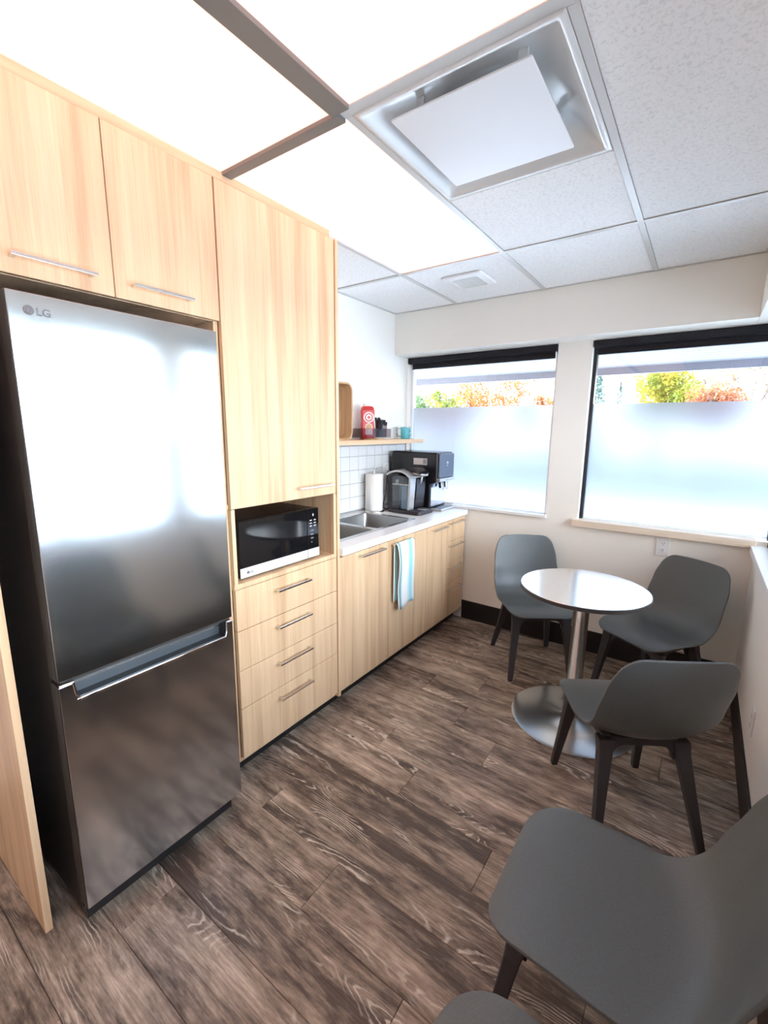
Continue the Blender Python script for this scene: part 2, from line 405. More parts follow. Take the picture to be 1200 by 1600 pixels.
# ------------------------------------------------------------------ floor: subfloor + planks laid along x
fl = struct(MB().box(XL - 0.1, YB - 0.1, -0.06, XR + 0.1, YW + 0.1, -0.008).done('floor', 'subfloor'), 'dark brown wood-look vinyl plank floor')
PW = 0.1865
joints = {0: 0.993, 1: 0.596, 2: 0.18, 3: 1.02, 4: 0.593, 5: 0.35, 6: 0.814, 7: 0.576, -1: 0.20, -2: 0.75}
k0 = 0.627
row = -17
while k0 + row * PW < YW + 0.05:
    y0 = k0 + row * PW; y1 = y0 + PW
    j = joints.get(row, random.Random(row).uniform(0, 1.2))
    cuts = sorted({j - 1.22, j, j + 1.22, j + 2.44})
    cuts = [XL - 0.05] + [c for c in cuts if XL + 0.04 < c < XR] + [XR + 0.05]
    a, bb = max(y0, YB - 0.05), min(y1, YW + 0.05)
    if bb - a > 0.01:
        for x0, x1 in zip(cuts, cuts[1:]):
            g = 0.0007; c = 0.0014
            lo = [(x0 + g, a + g, -0.008), (x1 - g, a + g, -0.008), (x1 - g, bb - g, -0.008), (x0 + g, bb - g, -0.008)]
            mid = [(x, y, -0.0012) for x, y, z in lo]
            top = [(x0 + g + c, a + g + c, 0), (x1 - g - c, a + g + c, 0), (x1 - g - c, bb - g - c, 0), (x0 + g + c, bb - g - c, 0)]
            MB().loops([lo, mid, top], cap0=True, cap1=True).done('plank', 'plank_vinyl', fl)
    row += 1

# ------------------------------------------------------------------ walls
T = 0.12
struct(MB().box(XL - T, YB, 0, XL, YW + T, H + 0.2).done('wall_left', 'wall_paint'), 'off-white wall behind the kitchen cabinets')
struct(MB().box(XL - T, YB - T, 0, XR + T, YB, H + 0.2).done('wall_rear', 'wall_paint'))
W1 = (-0.575, 0.615, 0.925, 2.10); W2 = (0.83, XR + 0.10, 0.925, 2.10)
wf = MB()
wf.box(XL, YW, 0, XR + T, YW + T, 0.925)
wf.box(XL, YW, 2.10, XR + T, YW + T, H + 0.2)
wf.box(XL, YW, 0.925, W1[0], YW + T, 2.10)
wf.box(W1[1], YW, 0.925, W2[0], YW + T, 2.10)
struct(wf.done('wall_front', 'wall_paint'), 'off-white window wall with a pier between the two windows')
wr = MB()
SZ = 0.90
wr.box(XR, YB, 0, XR + T, YW, SZ)
wr.box(XR, YB, 2.10, XR + T, YW, H + 0.2)
wr.box(XR, 1.62, SZ, XR + T, 1.82, 2.10)
wr.box(XR, YB, SZ, XR + T, -0.6, 2.10)
struct(wr.done('wall_right', 'wall_paint'), 'off-white right wall below its window sill')
struct(MB().box(XL, 3.055, 2.104, 1.64, YW, H).done('trim_1', 'wall_paint', bevel=0.002), 'cream boxed beam above the windows')
struct(MB().box(1.64, YB, 2.104, XR, YW, H).done('trim_2', 'wall_paint', bevel=0.002), 'white boxed beam above the right wall windows')
# sills
struct(MB().box(0.80, 3.185, 0.888, XR + 0.0, YW + 0.07, 0.932).done('trim_3', 'sill_wood', bevel=0.002), 'pale beige window sill under the wide window')
struct(MB().box(-0.135, 3.200, 0.915, 0.622, YW + 0.07, 0.935).done('trim_4', 'white_trim', bevel=0.002), 'thin white sill under the narrow window')
struct(MB().box(XR - 0.022, YB, 0.862, XR + 0.08, 3.185, 0.902).done('trim_5', 'white_trim', bevel=0.003), 'white sill along the right wall')
# baseboards
struct(MB().box(0.0, YW - 0.010, 0, XR, YW, 0.155).done('baseboard_front', 'rubber_black', bevel=0.003), 'black rubber baseboard under the windows')
struct(MB().box(XR - 0.010, YB, 0, XR, YW - 0.010, 0.155).done('baseboard_right', 'rubber_black', bevel=0.003), 'black rubber baseboard on the right wall')
struct(MB().box(XL, YB, 0, XL + 0.010, 0.30, 0.155).done('baseboard_left', 'rubber_black', bevel=0.003))

# ------------------------------------------------------------------ windows
def window(n, ax, a0, a1, wall, z0, z1, label, stile='frame_black', filmed=True, mull=()):
    """ax 0: pane spans x at y=wall.. (window wall); ax 1: pane spans y at x=wall."""
    root = bpy.data.objects.new('window_%d' % n, None); C.objects.link(root); root['_w'] = 1
    root.location = ((a0 + a1) / 2, wall, z0) if ax == 0 else (wall, (a0 + a1) / 2, z0)
    struct(root, label)
    def bx(m, s0, s1, d0, d1, h0, h1):
        if ax == 0: m.box(s0, wall + d0, h0, s1, wall + d1, h1)
        else: m.box(wall + d0, s0, h0, wall + d1, s1, h1)
        return m
    f = 0.022
    bx(MB(), a0, a0 + f, 0.052, 0.10, z0, z1).done('stile', stile, root)
    bx(MB(), a1 - f, a1, 0.052, 0.10, z0, z1).done('stile', stile, root)
    for q in mull: bx(MB(), q - f, q + f, 0.052, 0.10, z0, z1).done('mullion', 'frame_black', root)
    bx(MB(), a0 + f, a1 - f, 0.055, 0.10, z0, z0 + 0.012).done('bottom_rail', 'white_trim', root)
    bx(MB(), a0 + f, a1 - f, 0.055, 0.10, z1 - 0.03, z1).done('top_rail', stile, root)
    bx(MB(), a0 + f, a1 - f, 0.074, 0.078, z0 + 0.012, z1 - 0.03).done('pane', 'pane_glass', root)
    if not filmed: return root
    m = MB(); d = 0.0725; ZF = 1.705
    q = [(a0 + f, z0 + 0.012), (a1 - f, z0 + 0.012), (a1 - f, ZF), (a0 + f, ZF)]
    vs = [m.bm.verts.new((u, wall + d, v) if ax == 0 else (wall + d, u, v)) for u, v in q]
    m.bm.faces.new(vs); m.done('frosted_film', 'frosted_film', root, label='frosted film on the lower pane', recalc=False)
    return root
window(1, 0, W1[0], W1[1], YW, 0.925, 2.10, 'narrow window with frosted lower pane above the counter', stile='white_trim')
window(2, 0, W2[0], 1.86, YW, 0.925, 2.10, 'wide window with frosted lower pane above the round table')
window(3, 1, 1.82, 3.215, XR, SZ, 2.10, 'right wall window nearest the corner', filmed=False)
window(4, 1, -0.6, 1.62, XR, SZ, 2.10, 'right wall window beside the nearer chairs', filmed=False, mull=(1.0,))
def blind(ax, a0, a1, wall, label):
    mid = ((a0 + a1) / 2, wall + 0.03, 2.02) if ax == 0 else (wall + 0.03, (a0 + a1) / 2, 2.02)
    t = thing('roller_blind', label, 'blind', mid)
    def bx(s0, s1, d0, d1, h0, h1):
        return MB().box(s0, wall + d0, h0, s1, wall + d1, h1) if ax == 0 else MB().box(wall + d0, s0, h0, wall + d1, s1, h1)
    bx(a0, a1, -0.006, 0.05, 2.052, 2.098).done('cassette', 'blind_black', t, bevel=0.006, seg=3)
    bx(a0 + 0.02, a1 - 0.02, 0.036, 0.038, 2.018, 2.055).done('fabric', 'blind_black', t)
    bx(a0 + 0.02, a1 - 0.02, 0.032, 0.042, 2.012, 2.024).done('bottom_bar', 'blind_black', t, bevel=0.002)
blind(0, W1[0] + 0.004, W1[1] - 0.004, YW, 'black roller blind rolled up at the top of the narrow window above the counter')
blind(0, W2[0] + 0.006, XR + 0.05, YW, 'black roller blind rolled up at the top of the wide window')
blind(1, 1.83, 3.12, XR, 'black roller blind on the right wall window nearest the corner')
blind(1, -0.59, 1.61, XR, 'black roller blind on the right wall window beside the nearer chairs')

# ------------------------------------------------------------------ ceiling
XG = [XL, -0.064, 0.546, 1.156, 1.64]
YG = [YB, -1.326, -0.106, 1.114, 2.334, 3.055]
ce = struct(MB().box(XL - T, YB - T, H + 0.2, XR + T, YW + T, H + 0.26).done('ceiling', 'wall_paint'), 'suspended ceiling of white textured tiles in a metal grid')  # own mesh is an unseen slab added above the tiles to block light
def tile(x0, y0, x1, y1):
    MB().box(x0 + 0.011, y0 + 0.011, H + 0.002, x1 - 0.011, y1 - 0.011, H + 0.018).done('ceiling_tile', 'acoustic', ce, bevel=0.002, seg=1)
LIGHTS = []
for i in range(4):
    for j in range(5):
        x0, x1, y0, y1 = XG[i], XG[i + 1], YG[j], YG[j + 1]
        if (i, j) == (1, 3): LIGHTS.append((x0, y0, x1, y1, 'large glowing ceiling light panel above the tall cabinet, nearest the windows')); continue
        if (i, j) == (1, 2): LIGHTS.append((x0, y0, x1, y1, 'large glowing ceiling light panel above the cupboards over the fridge')); continue
        if (i, j) == (2, 2): LIGHTS.append((x0, y0, x1, y1, 'large glowing ceiling light panel beside the square air diffuser')); continue
        if i in (1, 2) and j in (0, 1): LIGHTS.append((x0, y0, x1, y1, 'added unseen ceiling light panel behind the viewer, %s row, %s side' % (('rear', 'middle')[j], ('cabinet', 'window')[i - 1]))); continue  # rear panels out of view, added to brighten the room
        if (i, j) == (2, 3): tile(x0, 1.724, x1, y1); continue
        if i == 0 and j == 2: tile(x0, y0, x1, y1); continue
        tile(x0, y0, x1, y1)
for x0, y0, x1, y1, lab in LIGHTS:
    g = 'added unseen ceiling lights behind the viewer' if 'behind' in lab else 'ceiling light panels'
    t = thing('ceiling_light', lab, 'light', ((x0 + x1) / 2, (y0 + y1) / 2, H), g)
    MB().box(x0 + 0.013, y0 + 0.013, H + 0.004, x1 - 0.013, y1 - 0.013, H + 0.008).done('diffuser', 'light_diffuser', t)
    f = MB()
    for a in ((x0 + 0.008, y0 + 0.008, x1 - 0.008, y0 + 0.013), (x0 + 0.008, y1 - 0.013, x1 - 0.008, y1 - 0.008), (x0 + 0.008, y0 + 0.013, x0 + 0.013, y1 - 0.013), (x1 - 0.013, y0 + 0.013, x1 - 0.008, y1 - 0.013)):
        f.box(a[0], a[1], H + 0.001, a[2], a[3], H + 0.05)
    f.done('frame', 'tee_white', t)
def tee(x0, y0, x1, y1, mat='tee_white', d=0.003):
    MB().box(x0, y0, H - d, x1, y1, H + 0.001).done('grid_tee', mat, ce, bevel=0.0008, seg=1)
h = 0.012
for xx in (XG[1], XG[2], XG[3]):
    tee(xx - h, 1.132, xx + h, 2.334 - h); tee(xx - h, 2.334 + h, xx + h, 3.055)
tee(XG[1] - h, YB, XG[1] + h, 1.096); tee(XG[3] - h, YB, XG[3] + h, 1.096)
tee(XG[2] - 0.032, YB, XG[2] + 0.030, 1.096, 'tee_bronze', 0.012)
tee(XG[1] - 0.03, 1.096, XG[2] - 0.014, 1.134, 'tee_bronze', 0.012)
tee(XG[2] - 0.014, 1.096, XG[4], 1.132)
tee(XL, 2.334 - h, 1.64, 2.334 + h)
for yy in (YG[1], YG[2]): tee(XL, yy - h, XG[2] - 0.032, yy + h); tee(XG[2] + 0.03, yy - h, 1.64, yy + h)
# wall angle
tee(XL, 3.040, 1.64, 3.055); tee(XL, 1.70, XL + 0.015, 3.04); tee(1.625, YB, 1.64, 3.04)

# square plaque air diffuser
t = thing('air_diffuser', 'square white metal air diffuser with a flat centre plate in the ceiling', 'air vent', (0.851, 1.419, H))
def sq(x0, y0, x1, y1, r, z): return [(a, b, z) for a, b in rrect(x0, y0, x1, y1, r, 4)]
dx0, dy0, dx1, dy1 = 0.562, 1.130, 1.142, 1.716
MB().loops([sq(dx0, dy0, dx1, dy1, 0.004, H + 0.0), sq(dx0, dy0, dx1, dy1, 0.004, H - 0.006), sq(dx0 + 0.018, dy0 + 0.018, dx1 - 0.018, dy1 - 0.018, 0.01, H - 0.006),
            sq(dx0 + 0.022, dy0 + 0.022, dx1 - 0.022, dy1 - 0.022, 0.012, H + 0.002), sq(dx0 + 0.05, dy0 + 0.05, dx1 - 0.05, dy1 - 0.05, 0.04, H + 0.03),
            sq(dx0 + 0.10, dy0 + 0.10, dx1 - 0.10, dy1 - 0.10, 0.08, H + 0.058), sq(dx0 + 0.15, dy0 + 0.15, dx1 - 0.15, dy1 - 0.15, 0.10, H + 0.066)]).done('cone', 'duct_white', t, smooth=True)
MB().loops([sq(dx0 + 0.15, dy0 + 0.15, dx1 - 0.15, dy1 - 0.15, 0.10, H + 0.066), sq(dx0 + 0.15, dy0 + 0.15, dx1 - 0.15, dy1 - 0.15, 0.10, H + 0.10)], cap1=True).done('neck', 'duct_dark', t, smooth=False)
MB().loops([sq(0.640, 1.205, 1.048, 1.628, 0.006, H - 0.010), sq(0.640, 1.205, 1.048, 1.628, 0.006, H - 0.004)], cap0=True, cap1=True).done('plaque', 'plaque_white', t, bevel=0.002)
for sx_, sy_ in ((-1, -1), (1, -1), (-1, 1), (1, 1)):
    cx, cy = 0.853 + sx_ * 0.15, 1.419 + sy_ * 0.15
    MB().box(cx - 0.012, cy - 0.004, H - 0.004, cx + 0.012, cy + 0.004, H + 0.065).done('bracket', 'duct_white', t)
# small exhaust vent
t = thing('exhaust_vent', 'small square white exhaust grille in the ceiling near the windows', 'air vent', (0.226, 2.628, H))
MB().loops([sq(0.100, 2.503, 0.352, 2.753, 0.012, H + 0.0), sq(0.102, 2.505, 0.350, 2.751, 0.012, H - 0.010), sq(0.140, 2.543, 0.312, 2.713, 0.01, H - 0.016), sq(0.142, 2.545, 0.310, 2.711, 0.01, H - 0.008)], cap0=True, cap1=True).done('cover', 'plastic_white', t, bevel=0.001)
for k in range(9):
    MB().box(0.146, 2.552 + k * 0.018, H - 0.014, 0.306, 2.560 + k * 0.018, H - 0.008).done('slat', 'plastic_white', t)

# ------------------------------------------------------------------ cabinets
def handle(parent, y0, y1, z, x=0.0):
    m = MB(); m.box(x + 0.026, y0, z - 0.005, x + 0.035, y1, z + 0.005)
    m.box(x, y0 + 0.004, z - 0.005, x + 0.027, y0 + 0.014, z + 0.005); m.box(x, y1 - 0.014, z - 0.005, x + 0.027, y1 - 0.004, z + 0.005)
    return m.done('handle', 'satin', parent, bevel=0.0012)
def front(kind, root, y0, y1, z0, z1, hy0, hy1, hz, mat='wood_up'):
    g = 0.0015
    d = MB().box(-0.019, y0 + g, z0 + g, 0.0, y1 - g, z1 - g).done(kind, mat, root, bevel=0.0008, seg=1)
    handle(d, hy0, hy1, hz)
    return d
# end panel left of fridge
tag(MB().box(-0.59, 0.308, 0.0, 0.022, 0.328, H - 0.034).done('end_panel', 'wood_up', bevel=0.001), 'tall pale wood end panel standing on the floor left of the fridge', 'panel')
# overhead cabinet
t = thing('overhead_cabinet', 'pale wood overhead cabinet with two doors above the fridge', 'cabinet', (-0.3, 0.69, 1.90))
m = MB(); ZT = 2.374
m.box(-0.59, 0.330, 1.902, -0.020, 0.348, ZT); m.box(-0.59, 1.018, 1.902, -0.020, 1.035, ZT)
m.box(-0.59, 0.348, 1.902, -0.020, 1.018, 1.920); m.box(-0.59, 0.348, ZT - 0.018, -0.020, 1.018, ZT); m.box(-0.592, 0.330, 1.902, -0.58, 1.035, ZT)
m.done('carcass', 'wood_up', t)
front('door', t, 0.330, 0.697, 1.902, ZT, 0.442, 0.640, 1.946)
front('door', t, 0.697, 1.053, 1.902, ZT, 0.742, 0.937, 1.946)
# filler strip up to the ceiling
struct(MB().box(-0.024, 0.308, ZT + 0.001, -0.004, 1.652, H - 0.003).done('trim_6', 'wood_along', bevel=0.001), 'pale wood filler strip between the cabinets and the ceiling')
# tall cabinet
t = thing('tall_cabinet', 'tall pale wood cabinet with a microwave niche and four drawers right of the fridge', 'cabinet', (-0.3, 1.37, 0))
YT0, YT1 = 1.037, 1.676
m = MB()
m.box(-0.59, YT0, 0.075, -0.020, YT0 + 0.018, ZT)
m.box(-0.59, YT1 - 0.018, 0.075, -0.020, YT1, ZT)
m.box(-0.59, YT0 + 0.018, ZT - 0.018, -0.020, YT1 - 0.018, ZT)
m.box(-0.59, YT0 + 0.018, 1.205, -0.020, YT1 - 0.018, 1.223)
m.box(-0.59, YT0 + 0.018, 0.872, -0.002, YT1 - 0.018, 0.892)
m.box(-0.59, YT0 + 0.018, 0.075, -0.020, YT1 - 0.018, 0.093)
m.box(-0.592, YT0, 0.075, -0.575, YT1, ZT)
m.box(-0.020, YT0 + 0.019, 0.872, 0.0, YT0 + 0.036, 1.204); m.box(-0.020, YT1 - 0.020, 0.872, 0.0, YT1 - 0.002, 1.204)
m.done('carcass', 'wood_up', t)
front('door', t, YT0 + 0.019, YT1 - 0.001, 1.205, ZT, 1.405, 1.628, 1.257)
zs = [0.871, 0.690, 0.511, 0.335, 0.097]
for k in range(4):
    front('drawer', t, YT0 + 0.019, YT1 - 0.001, zs[k + 1], zs[k], 1.256, 1.462, (0.816, 0.643, 0.464, 0.287)[k])
MB().box(-0.59, YT0, 0.0, -0.07, YT1 + 0.018, 0.075).done('toe_kick', 'rubber_black', t)
tag(MB().box(-0.594, 1.677, 0.075, 0.006, 1.695, ZT).done('side_panel', 'wood_up', bevel=0.001), 'tall narrow pale wood side panel between the tall cabinet and the counter', 'panel')
# base cabinets
def base(name, label, y0, y1, fronts):
    t = thing(name, label, 'cabinet', (-0.3, (y0 + y1) / 2, 0))
    m = MB(); ZC = 0.874
    m.box(-0.59, y0, 0.075, -0.020, y0 + 0.016, ZC); m.box(-0.59, y1 - 0.016, 0.075, -0.020, y1, ZC)
    m.box(-0.59, y0 + 0.016, 0.075, -0.020, y1 - 0.016, 0.093); m.box(-0.592, y0, 0.075, -0.58, y1, ZC)
    m.box(-0.04, y0 + 0.016, ZC - 0.02, -0.020, y1 - 0.016, ZC)
    m.done('carcass', 'wood_up', t)
    MB().box(-0.59, y0, 0.0, -0.07, y1, 0.075).done('toe_kick', 'rubber_black', t)
    for f in fronts: front(f[0], t, *f[1:])
    return t
base('sink_cabinet', 'pale wood base cabinet with two doors under the sink', 1.696, 2.612,
     [('door', 1.697, 2.152, 0.097, 0.862, 1.856, 2.080, 0.836), ('door', 2.152, 2.612, 0.097, 0.862, 2.170, 2.390, 0.836)])
base('narrow_cabinet', 'narrow single-door pale wood base cabinet between the towel and the small drawers', 2.612, 2.913,
     [('door', 2.612, 2.913, 0.097, 0.862, 2.665, 2.868, 0.832)])
zz = [0.862, 0.697, 0.525, 0.359, 0.097]
base('drawer_cabinet', 'narrow pale wood base cabinet with four small drawers at the window wall', 2.913, 3.207,
     [('drawer', 2.913, 3.207, zz[k + 1], zz[k], 2.925, 3.150, (0.838, 0.664, 0.488, 0.315)[k]) for k in range(4)])

# worktop with a cut-out for the sink
SX0, SX1, SY0, SY1 = -0.515, -0.095, 1.74, 2.585
m = MB(); a, b = 0.876, 0.915
X0, X1, Y0, Y1 = XL + 0.012, 0.026, 1.696, 3.197
m.box(X0, Y0, a, X1, SY0, b); m.box(X0, SY1, a, X1, Y1, b); m.box(X0, SY0, a, SX0, SY1, b); m.box(SX1, SY0, a, X1, SY1, b)
tag(m.done('worktop', 'counter_white', weld=True), 'white kitchen worktop running from the tall cabinet to the window wall', 'worktop')
# sink
t = thing('sink', 'stainless steel double-bowl sink set in the white worktop', 'sink', (-0.3, 2.16, 0.915))
m = MB(); zr = 0.9165
def rr(x0, y0, x1, y1, r, z): return [(p, q, z) for p, q in rrect(x0, y0, x1, y1, r, 5)]
SD = 0.72
bowls = [(-0.500, 1.765, -0.112, 2.150), (-0.500, 2.185, -0.112, 2.565)]
xs0, xs1 = SX0 - 0.012, SX1 + 0.012
# rim: outer strips
m.box(xs0, SY0 - 0.012, zr - 0.001, xs1, 1.767, zr + 0.002); m.box(xs0, 2.563, zr - 0.001, xs1, SY1 + 0.012, zr + 0.002)
m.box(xs0, 1.767, zr - 0.001, -0.498, 2.563, zr + 0.002); m.box(-0.114, 1.767, zr - 0.001, xs1, 2.563, zr + 0.002); m.box(-0.498, 2.148, zr - 0.001, -0.114, 2.187, zr + 0.002)
m.done('rim', 'steel', t, bevel=0.001)
for B in bowls:
    q = MB(); r = 0.03
    q.loops([rr(*B, r, zr + 0.001), rr(B[0] + 0.003, B[1] + 0.003, B[2] - 0.003, B[3] - 0.003, r, zr - 0.01), rr(B[0] + 0.006, B[1] + 0.006, B[2] - 0.006, B[3] - 0.006, r, 0.735),
             rr(B[0] + 0.02, B[1] + 0.02, B[2] - 0.02, B[3] - 0.02, r, 0.718)], cap1=True)
    bo = q.done('bowl', 'sink_steel_shaded', t, recalc=False); smooth_angle(bo, 0.8)
    cx, cy = (B[0] + B[2]) / 2, (B[1] + B[3]) / 2
    MB().lathe([(0.0, 0.0), (0.043, 0.0), (0.045, 0.003), (0.030, 0.0035), (0.026, 0.001), (0, 0.001)], cx, cy, 0.7185, 24, cap=False).done('drain', 'chrome', bo, smooth=True)

# tiled splashback
sb = struct(MB().box(XL, 1.696, 0.915, XL + 0.004, 3.215, 1.405).done('trim_7', 'grout'), 'splashback of square white tiles with grey grout')
tm = None; ps = 0.1012
zl = [0.916, 0.930, 1.030, 1.130, 1.228, 1.328, 1.404]
yl = [3.215 - 0.03] ; yl = [1.696, 1.786] + [1.786 + 0.1 * k for k in range(1, 15)] + [3.214]
for r in range(len(zl) - 1):
    for c_ in range(len(yl) - 1):
        y0, y1, z0, z1 = yl[c_] + 0.0015, yl[c_ + 1] - 0.0015, zl[r] + 0.0015, zl[r + 1] - 0.0015
        if z1 - z0 < 0.012: continue
        A = [(XL + 0.003, y0, z0), (XL + 0.003, y1, z0), (XL + 0.003, y1, z1), (XL + 0.003, y0, z1)]
        e = 0.002
        B_ = [(XL + 0.009, y0, z0), (XL + 0.009, y1, z0), (XL + 0.009, y1, z1), (XL + 0.009, y0, z1)]
        D_ = [(XL + 0.0105, y0 + e, z0 + e), (XL + 0.0105, y1 - e, z0 + e), (XL + 0.0105, y1 - e, z1 - e), (XL + 0.0105, y0 + e, z1 - e)]
        MB().loops([A, B_, D_], cap0=True, cap1=True).done('tile', 'ceramic', sb)
# shelf
tag(MB().box(XL + 0.0005, 1.697, 1.421, -0.400, 3.205, 1.452).done('wall_shelf', 'wood_along', bevel=0.0015), 'pale wood floating shelf above the white tiles', 'shelf')

# ------------------------------------------------------------------ fridge
t = thing('refrigerator', 'tall two-door stainless steel fridge-freezer with black sides', 'fridge', (-0.2, 0.655, 0))
FY0, FY1, FX = 0.383, 0.927, 0.156
MB().box(-0.50, FY0 + 0.004, 0.06, 0.088, FY1 - 0.004, 1.815).done('body', 'fridge_dark', t, bevel=0.004)
def fdoor(z0, z1, cut=None):
    m = MB()
    if cut is None: m.prism([(FY0, z0), (FY1, z0), (FY1, z1), (FY0, z1)], 0, 0.098, 0.150)
    else: m.prism([(FY0, z0), (FY1, z0)] + cut + [(FY0, z1)], 0, 0.098, 0.150)
    d = m.done('door', 'fridge_dark', t, bevel=0.002)
    m = MB()
    if cut is None: m.prism([(FY0 + 0.001, z0 + 0.001), (FY1 - 0.001, z0 + 0.001), (FY1 - 0.001, z1 - 0.001), (FY0 + 0.001, z1 - 0.001)], 0, 0.1502, FX)
    else: m.prism([(FY0 + 0.001, z0 + 0.001), (FY1 - 0.001, z0 + 0.001)] + cut + [(FY0 + 0.001, z1 - 0.001)], 0, 0.1502, FX)
    m.done('front_panel', 'fridge_steel', d, bevel=0.0015)
    return d
# brushed steel for the doors
m_, tt, b, o = nodemat('fridge_steel')
b.inputs['Metallic'].default_value = 1.0; b.inputs['Base Color'].default_value = (0.60, 0.66, 0.70, 1)
b.inputs['Roughness'].default_value = 0.145
tc = N(tt, 'ShaderNodeTexCoord'); mp = N(tt, 'ShaderNodeMapping'); mp.inputs['Scale'].default_value = (40, 6, 900)
nz = N(tt, 'ShaderNodeTexNoise', i_Scale=1.0, i_Detail=3.0); tt.links.new(tc.outputs['Object'], mp.inputs[0]); tt.links.new(mp.outputs[0], nz.inputs['Vector'])
bp = N(tt, 'ShaderNodeBump', i_Strength=0.05, i_Distance=0.0004); tt.links.new(nz.outputs[0], bp.inputs['Height']); tt.links.new(bp.outputs[0], b.inputs['Normal'])
up = fdoor(0.846, 1.830)
HY0, HY1 = 0.424, 0.898
lowd = fdoor(0.112, 0.833, cut=[(FY1, 0.833), (HY1 + 0.004, 0.833), (HY1, 0.782), (HY0, 0.782), (HY0 - 0.004, 0.833)])
MB().box(0.092, HY0 - 0.004, 0.780, 0.112, HY1 + 0.004, 0.850).done('handle_recess', 'recess_grey', t)
MB().box(0.1125, HY0, 0.812, 0.116, HY1, 0.816).done('recess_ridge', 'satin', t)
tr = MB().tube([(0.155, FY0 + 0.002, 0.836), (0.155, HY0 - 0.006, 0.836), (0.157, HY0 - 0.003, 0.80), (0.158, HY0 + 0.006, 0.783), (0.158, HY1 - 0.006, 0.783), (0.157, HY1 + 0.003, 0.80), (0.155, HY1 + 0.006, 0.836), (0.155, FY1 - 0.002, 0.836)], 0.0042, 8)
tr.box(0.148, HY0 + 0.004, 0.7755, 0.1635, HY1 - 0.004, 0.785)
tr.done('handle_trim', 'chrome', t, bevel=0.001, label='chrome handle lip')
MB().box(0.085, FY0 + 0.01, 0.832, 0.14, FY1 - 0.01, 0.848).done('gasket', 'gasket', t)
MB().box(0.02, FY0 + 0.012, 0.025, 0.10, FY1 - 0.012, 0.105).done('base_grille', 'fridge_dark', t)
for yy in (FY0 + 0.05, FY1 - 0.05):
    MB().lathe([(0.018, 0), (0.018, 0.02), (0.010, 0.022), (0.010, 0.045)], 0.05, yy, 0.0, 16).done('foot', 'fridge_dark', t)
MB().box(0.06, FY1 - 0.05, 1.816, 0.13, FY1 - 0.01, 1.838).done('hinge_cover', 'fridge_dark', t, bevel=0.003)
def lg(parent, x, y, z, s, mat='logo_grey'):
    m = MB(); n = 20
    m.bm.faces.new([m.bm.verts.new((x, y + s * 0.5 * math.cos(2 * PI * k / n), z + s * 0.5 * math.sin(2 * PI * k / n))) for k in range(n)])
    m.done('emblem', mat, parent, recalc=False)
    pts = [(x + 0.0003, y + s * 0.33 * math.cos(a), z + s * 0.33 * math.sin(a)) for a in [PI / 2 + k * (1.5 * PI) / 12 for k in range(13)]] + [(x + 0.0003, y + s * 0.08, z)]
    MB().tube(pts, s * 0.028, 4).done('emblem_line', 'steel', parent)
    MB().tube([(x + 0.0003, y - s * 0.02, z + s * 0.2), (x + 0.0003, y - s * 0.02, z - s * 0.18), (x + 0.0003, y + s * 0.1, z - s * 0.18)], s * 0.028, 4).done('emblem_line', 'steel', parent)
    text('LG', 'lettering', s * 1.12, mat, (x, y + s * 0.65, z - s * 0.4), FACEX, parent, 0.0002, bold=s * 0.02)
lg(t, FX + 0.0006, 0.424, 1.790, 0.022)

# ------------------------------------------------------------------ microwave
t = thing('microwave', 'black and silver microwave oven in the niche of the tall cabinet', 'microwave', (-0.2, 1.34, 0.892))
MY0, MY1, MZ0, MZ1, MX = 1.106, 1.578, 0.900, 1.143, -0.030
MB().box(-0.40, MY0 + 0.004, MZ0, MX - 0.03, MY1 - 0.004, MZ1).done('casing', 'black_plastic', t, bevel=0.006)
d = MB().box(MX - 0.029, MY0, MZ0, MX, 1.498, MZ1).done('door', 'glass_black', t, bevel=0.003)
MB().box(MX, MY0 + 0.001, MZ0 + 0.002, MX + 0.0025, 1.497, MZ0 + 0.044).done('silver_strip', 'strip_silver', d, bevel=0.0005)
cpn = MB().box(MX - 0.029, 1.4995, MZ0, MX, MY1, MZ1).done('control_panel', 'glass_black', t, bevel=0.003)
MB().box(MX, 1.500, MZ0 + 0.002, MX + 0.0025, MY1 - 0.001, MZ0 + 0.044).done('silver_strip', 'strip_silver', cpn, bevel=0.0005)
for yy in (MY0 + 0.05, MY1 - 0.05):
    for xx in (-0.09, -0.36): MB().lathe([(0.012, 0), (0.012, 0.009)], xx, yy, 0.892, 12).done('foot', 'black_plastic', t)
MB().box(MX, 1.536, 1.106, MX + 0.0004, 1.543, 1.118).done('display', 'key_white', cpn)
for r, row_ in enumerate(['1 2 3', '4 5 6', '7 8 9', '  0  ']):
    text(row_, 'keypad_row', 0.010, 'key_white', (MX + 0.0004, 1.520, 1.032 - 0.019 * r), FACEX, cpn, 0.0001)
for r in range(3):
    for c_ in range(2):
        MB().box(MX, 1.516 + c_ * 0.028, 1.056 + r * 0.014, MX + 0.0004, 1.530 + c_ * 0.028, 1.060 + r * 0.014).done('key_mark', 'key_white', cpn)
lg(t, MX + 0.0028, 1.145, 0.922, 0.013)

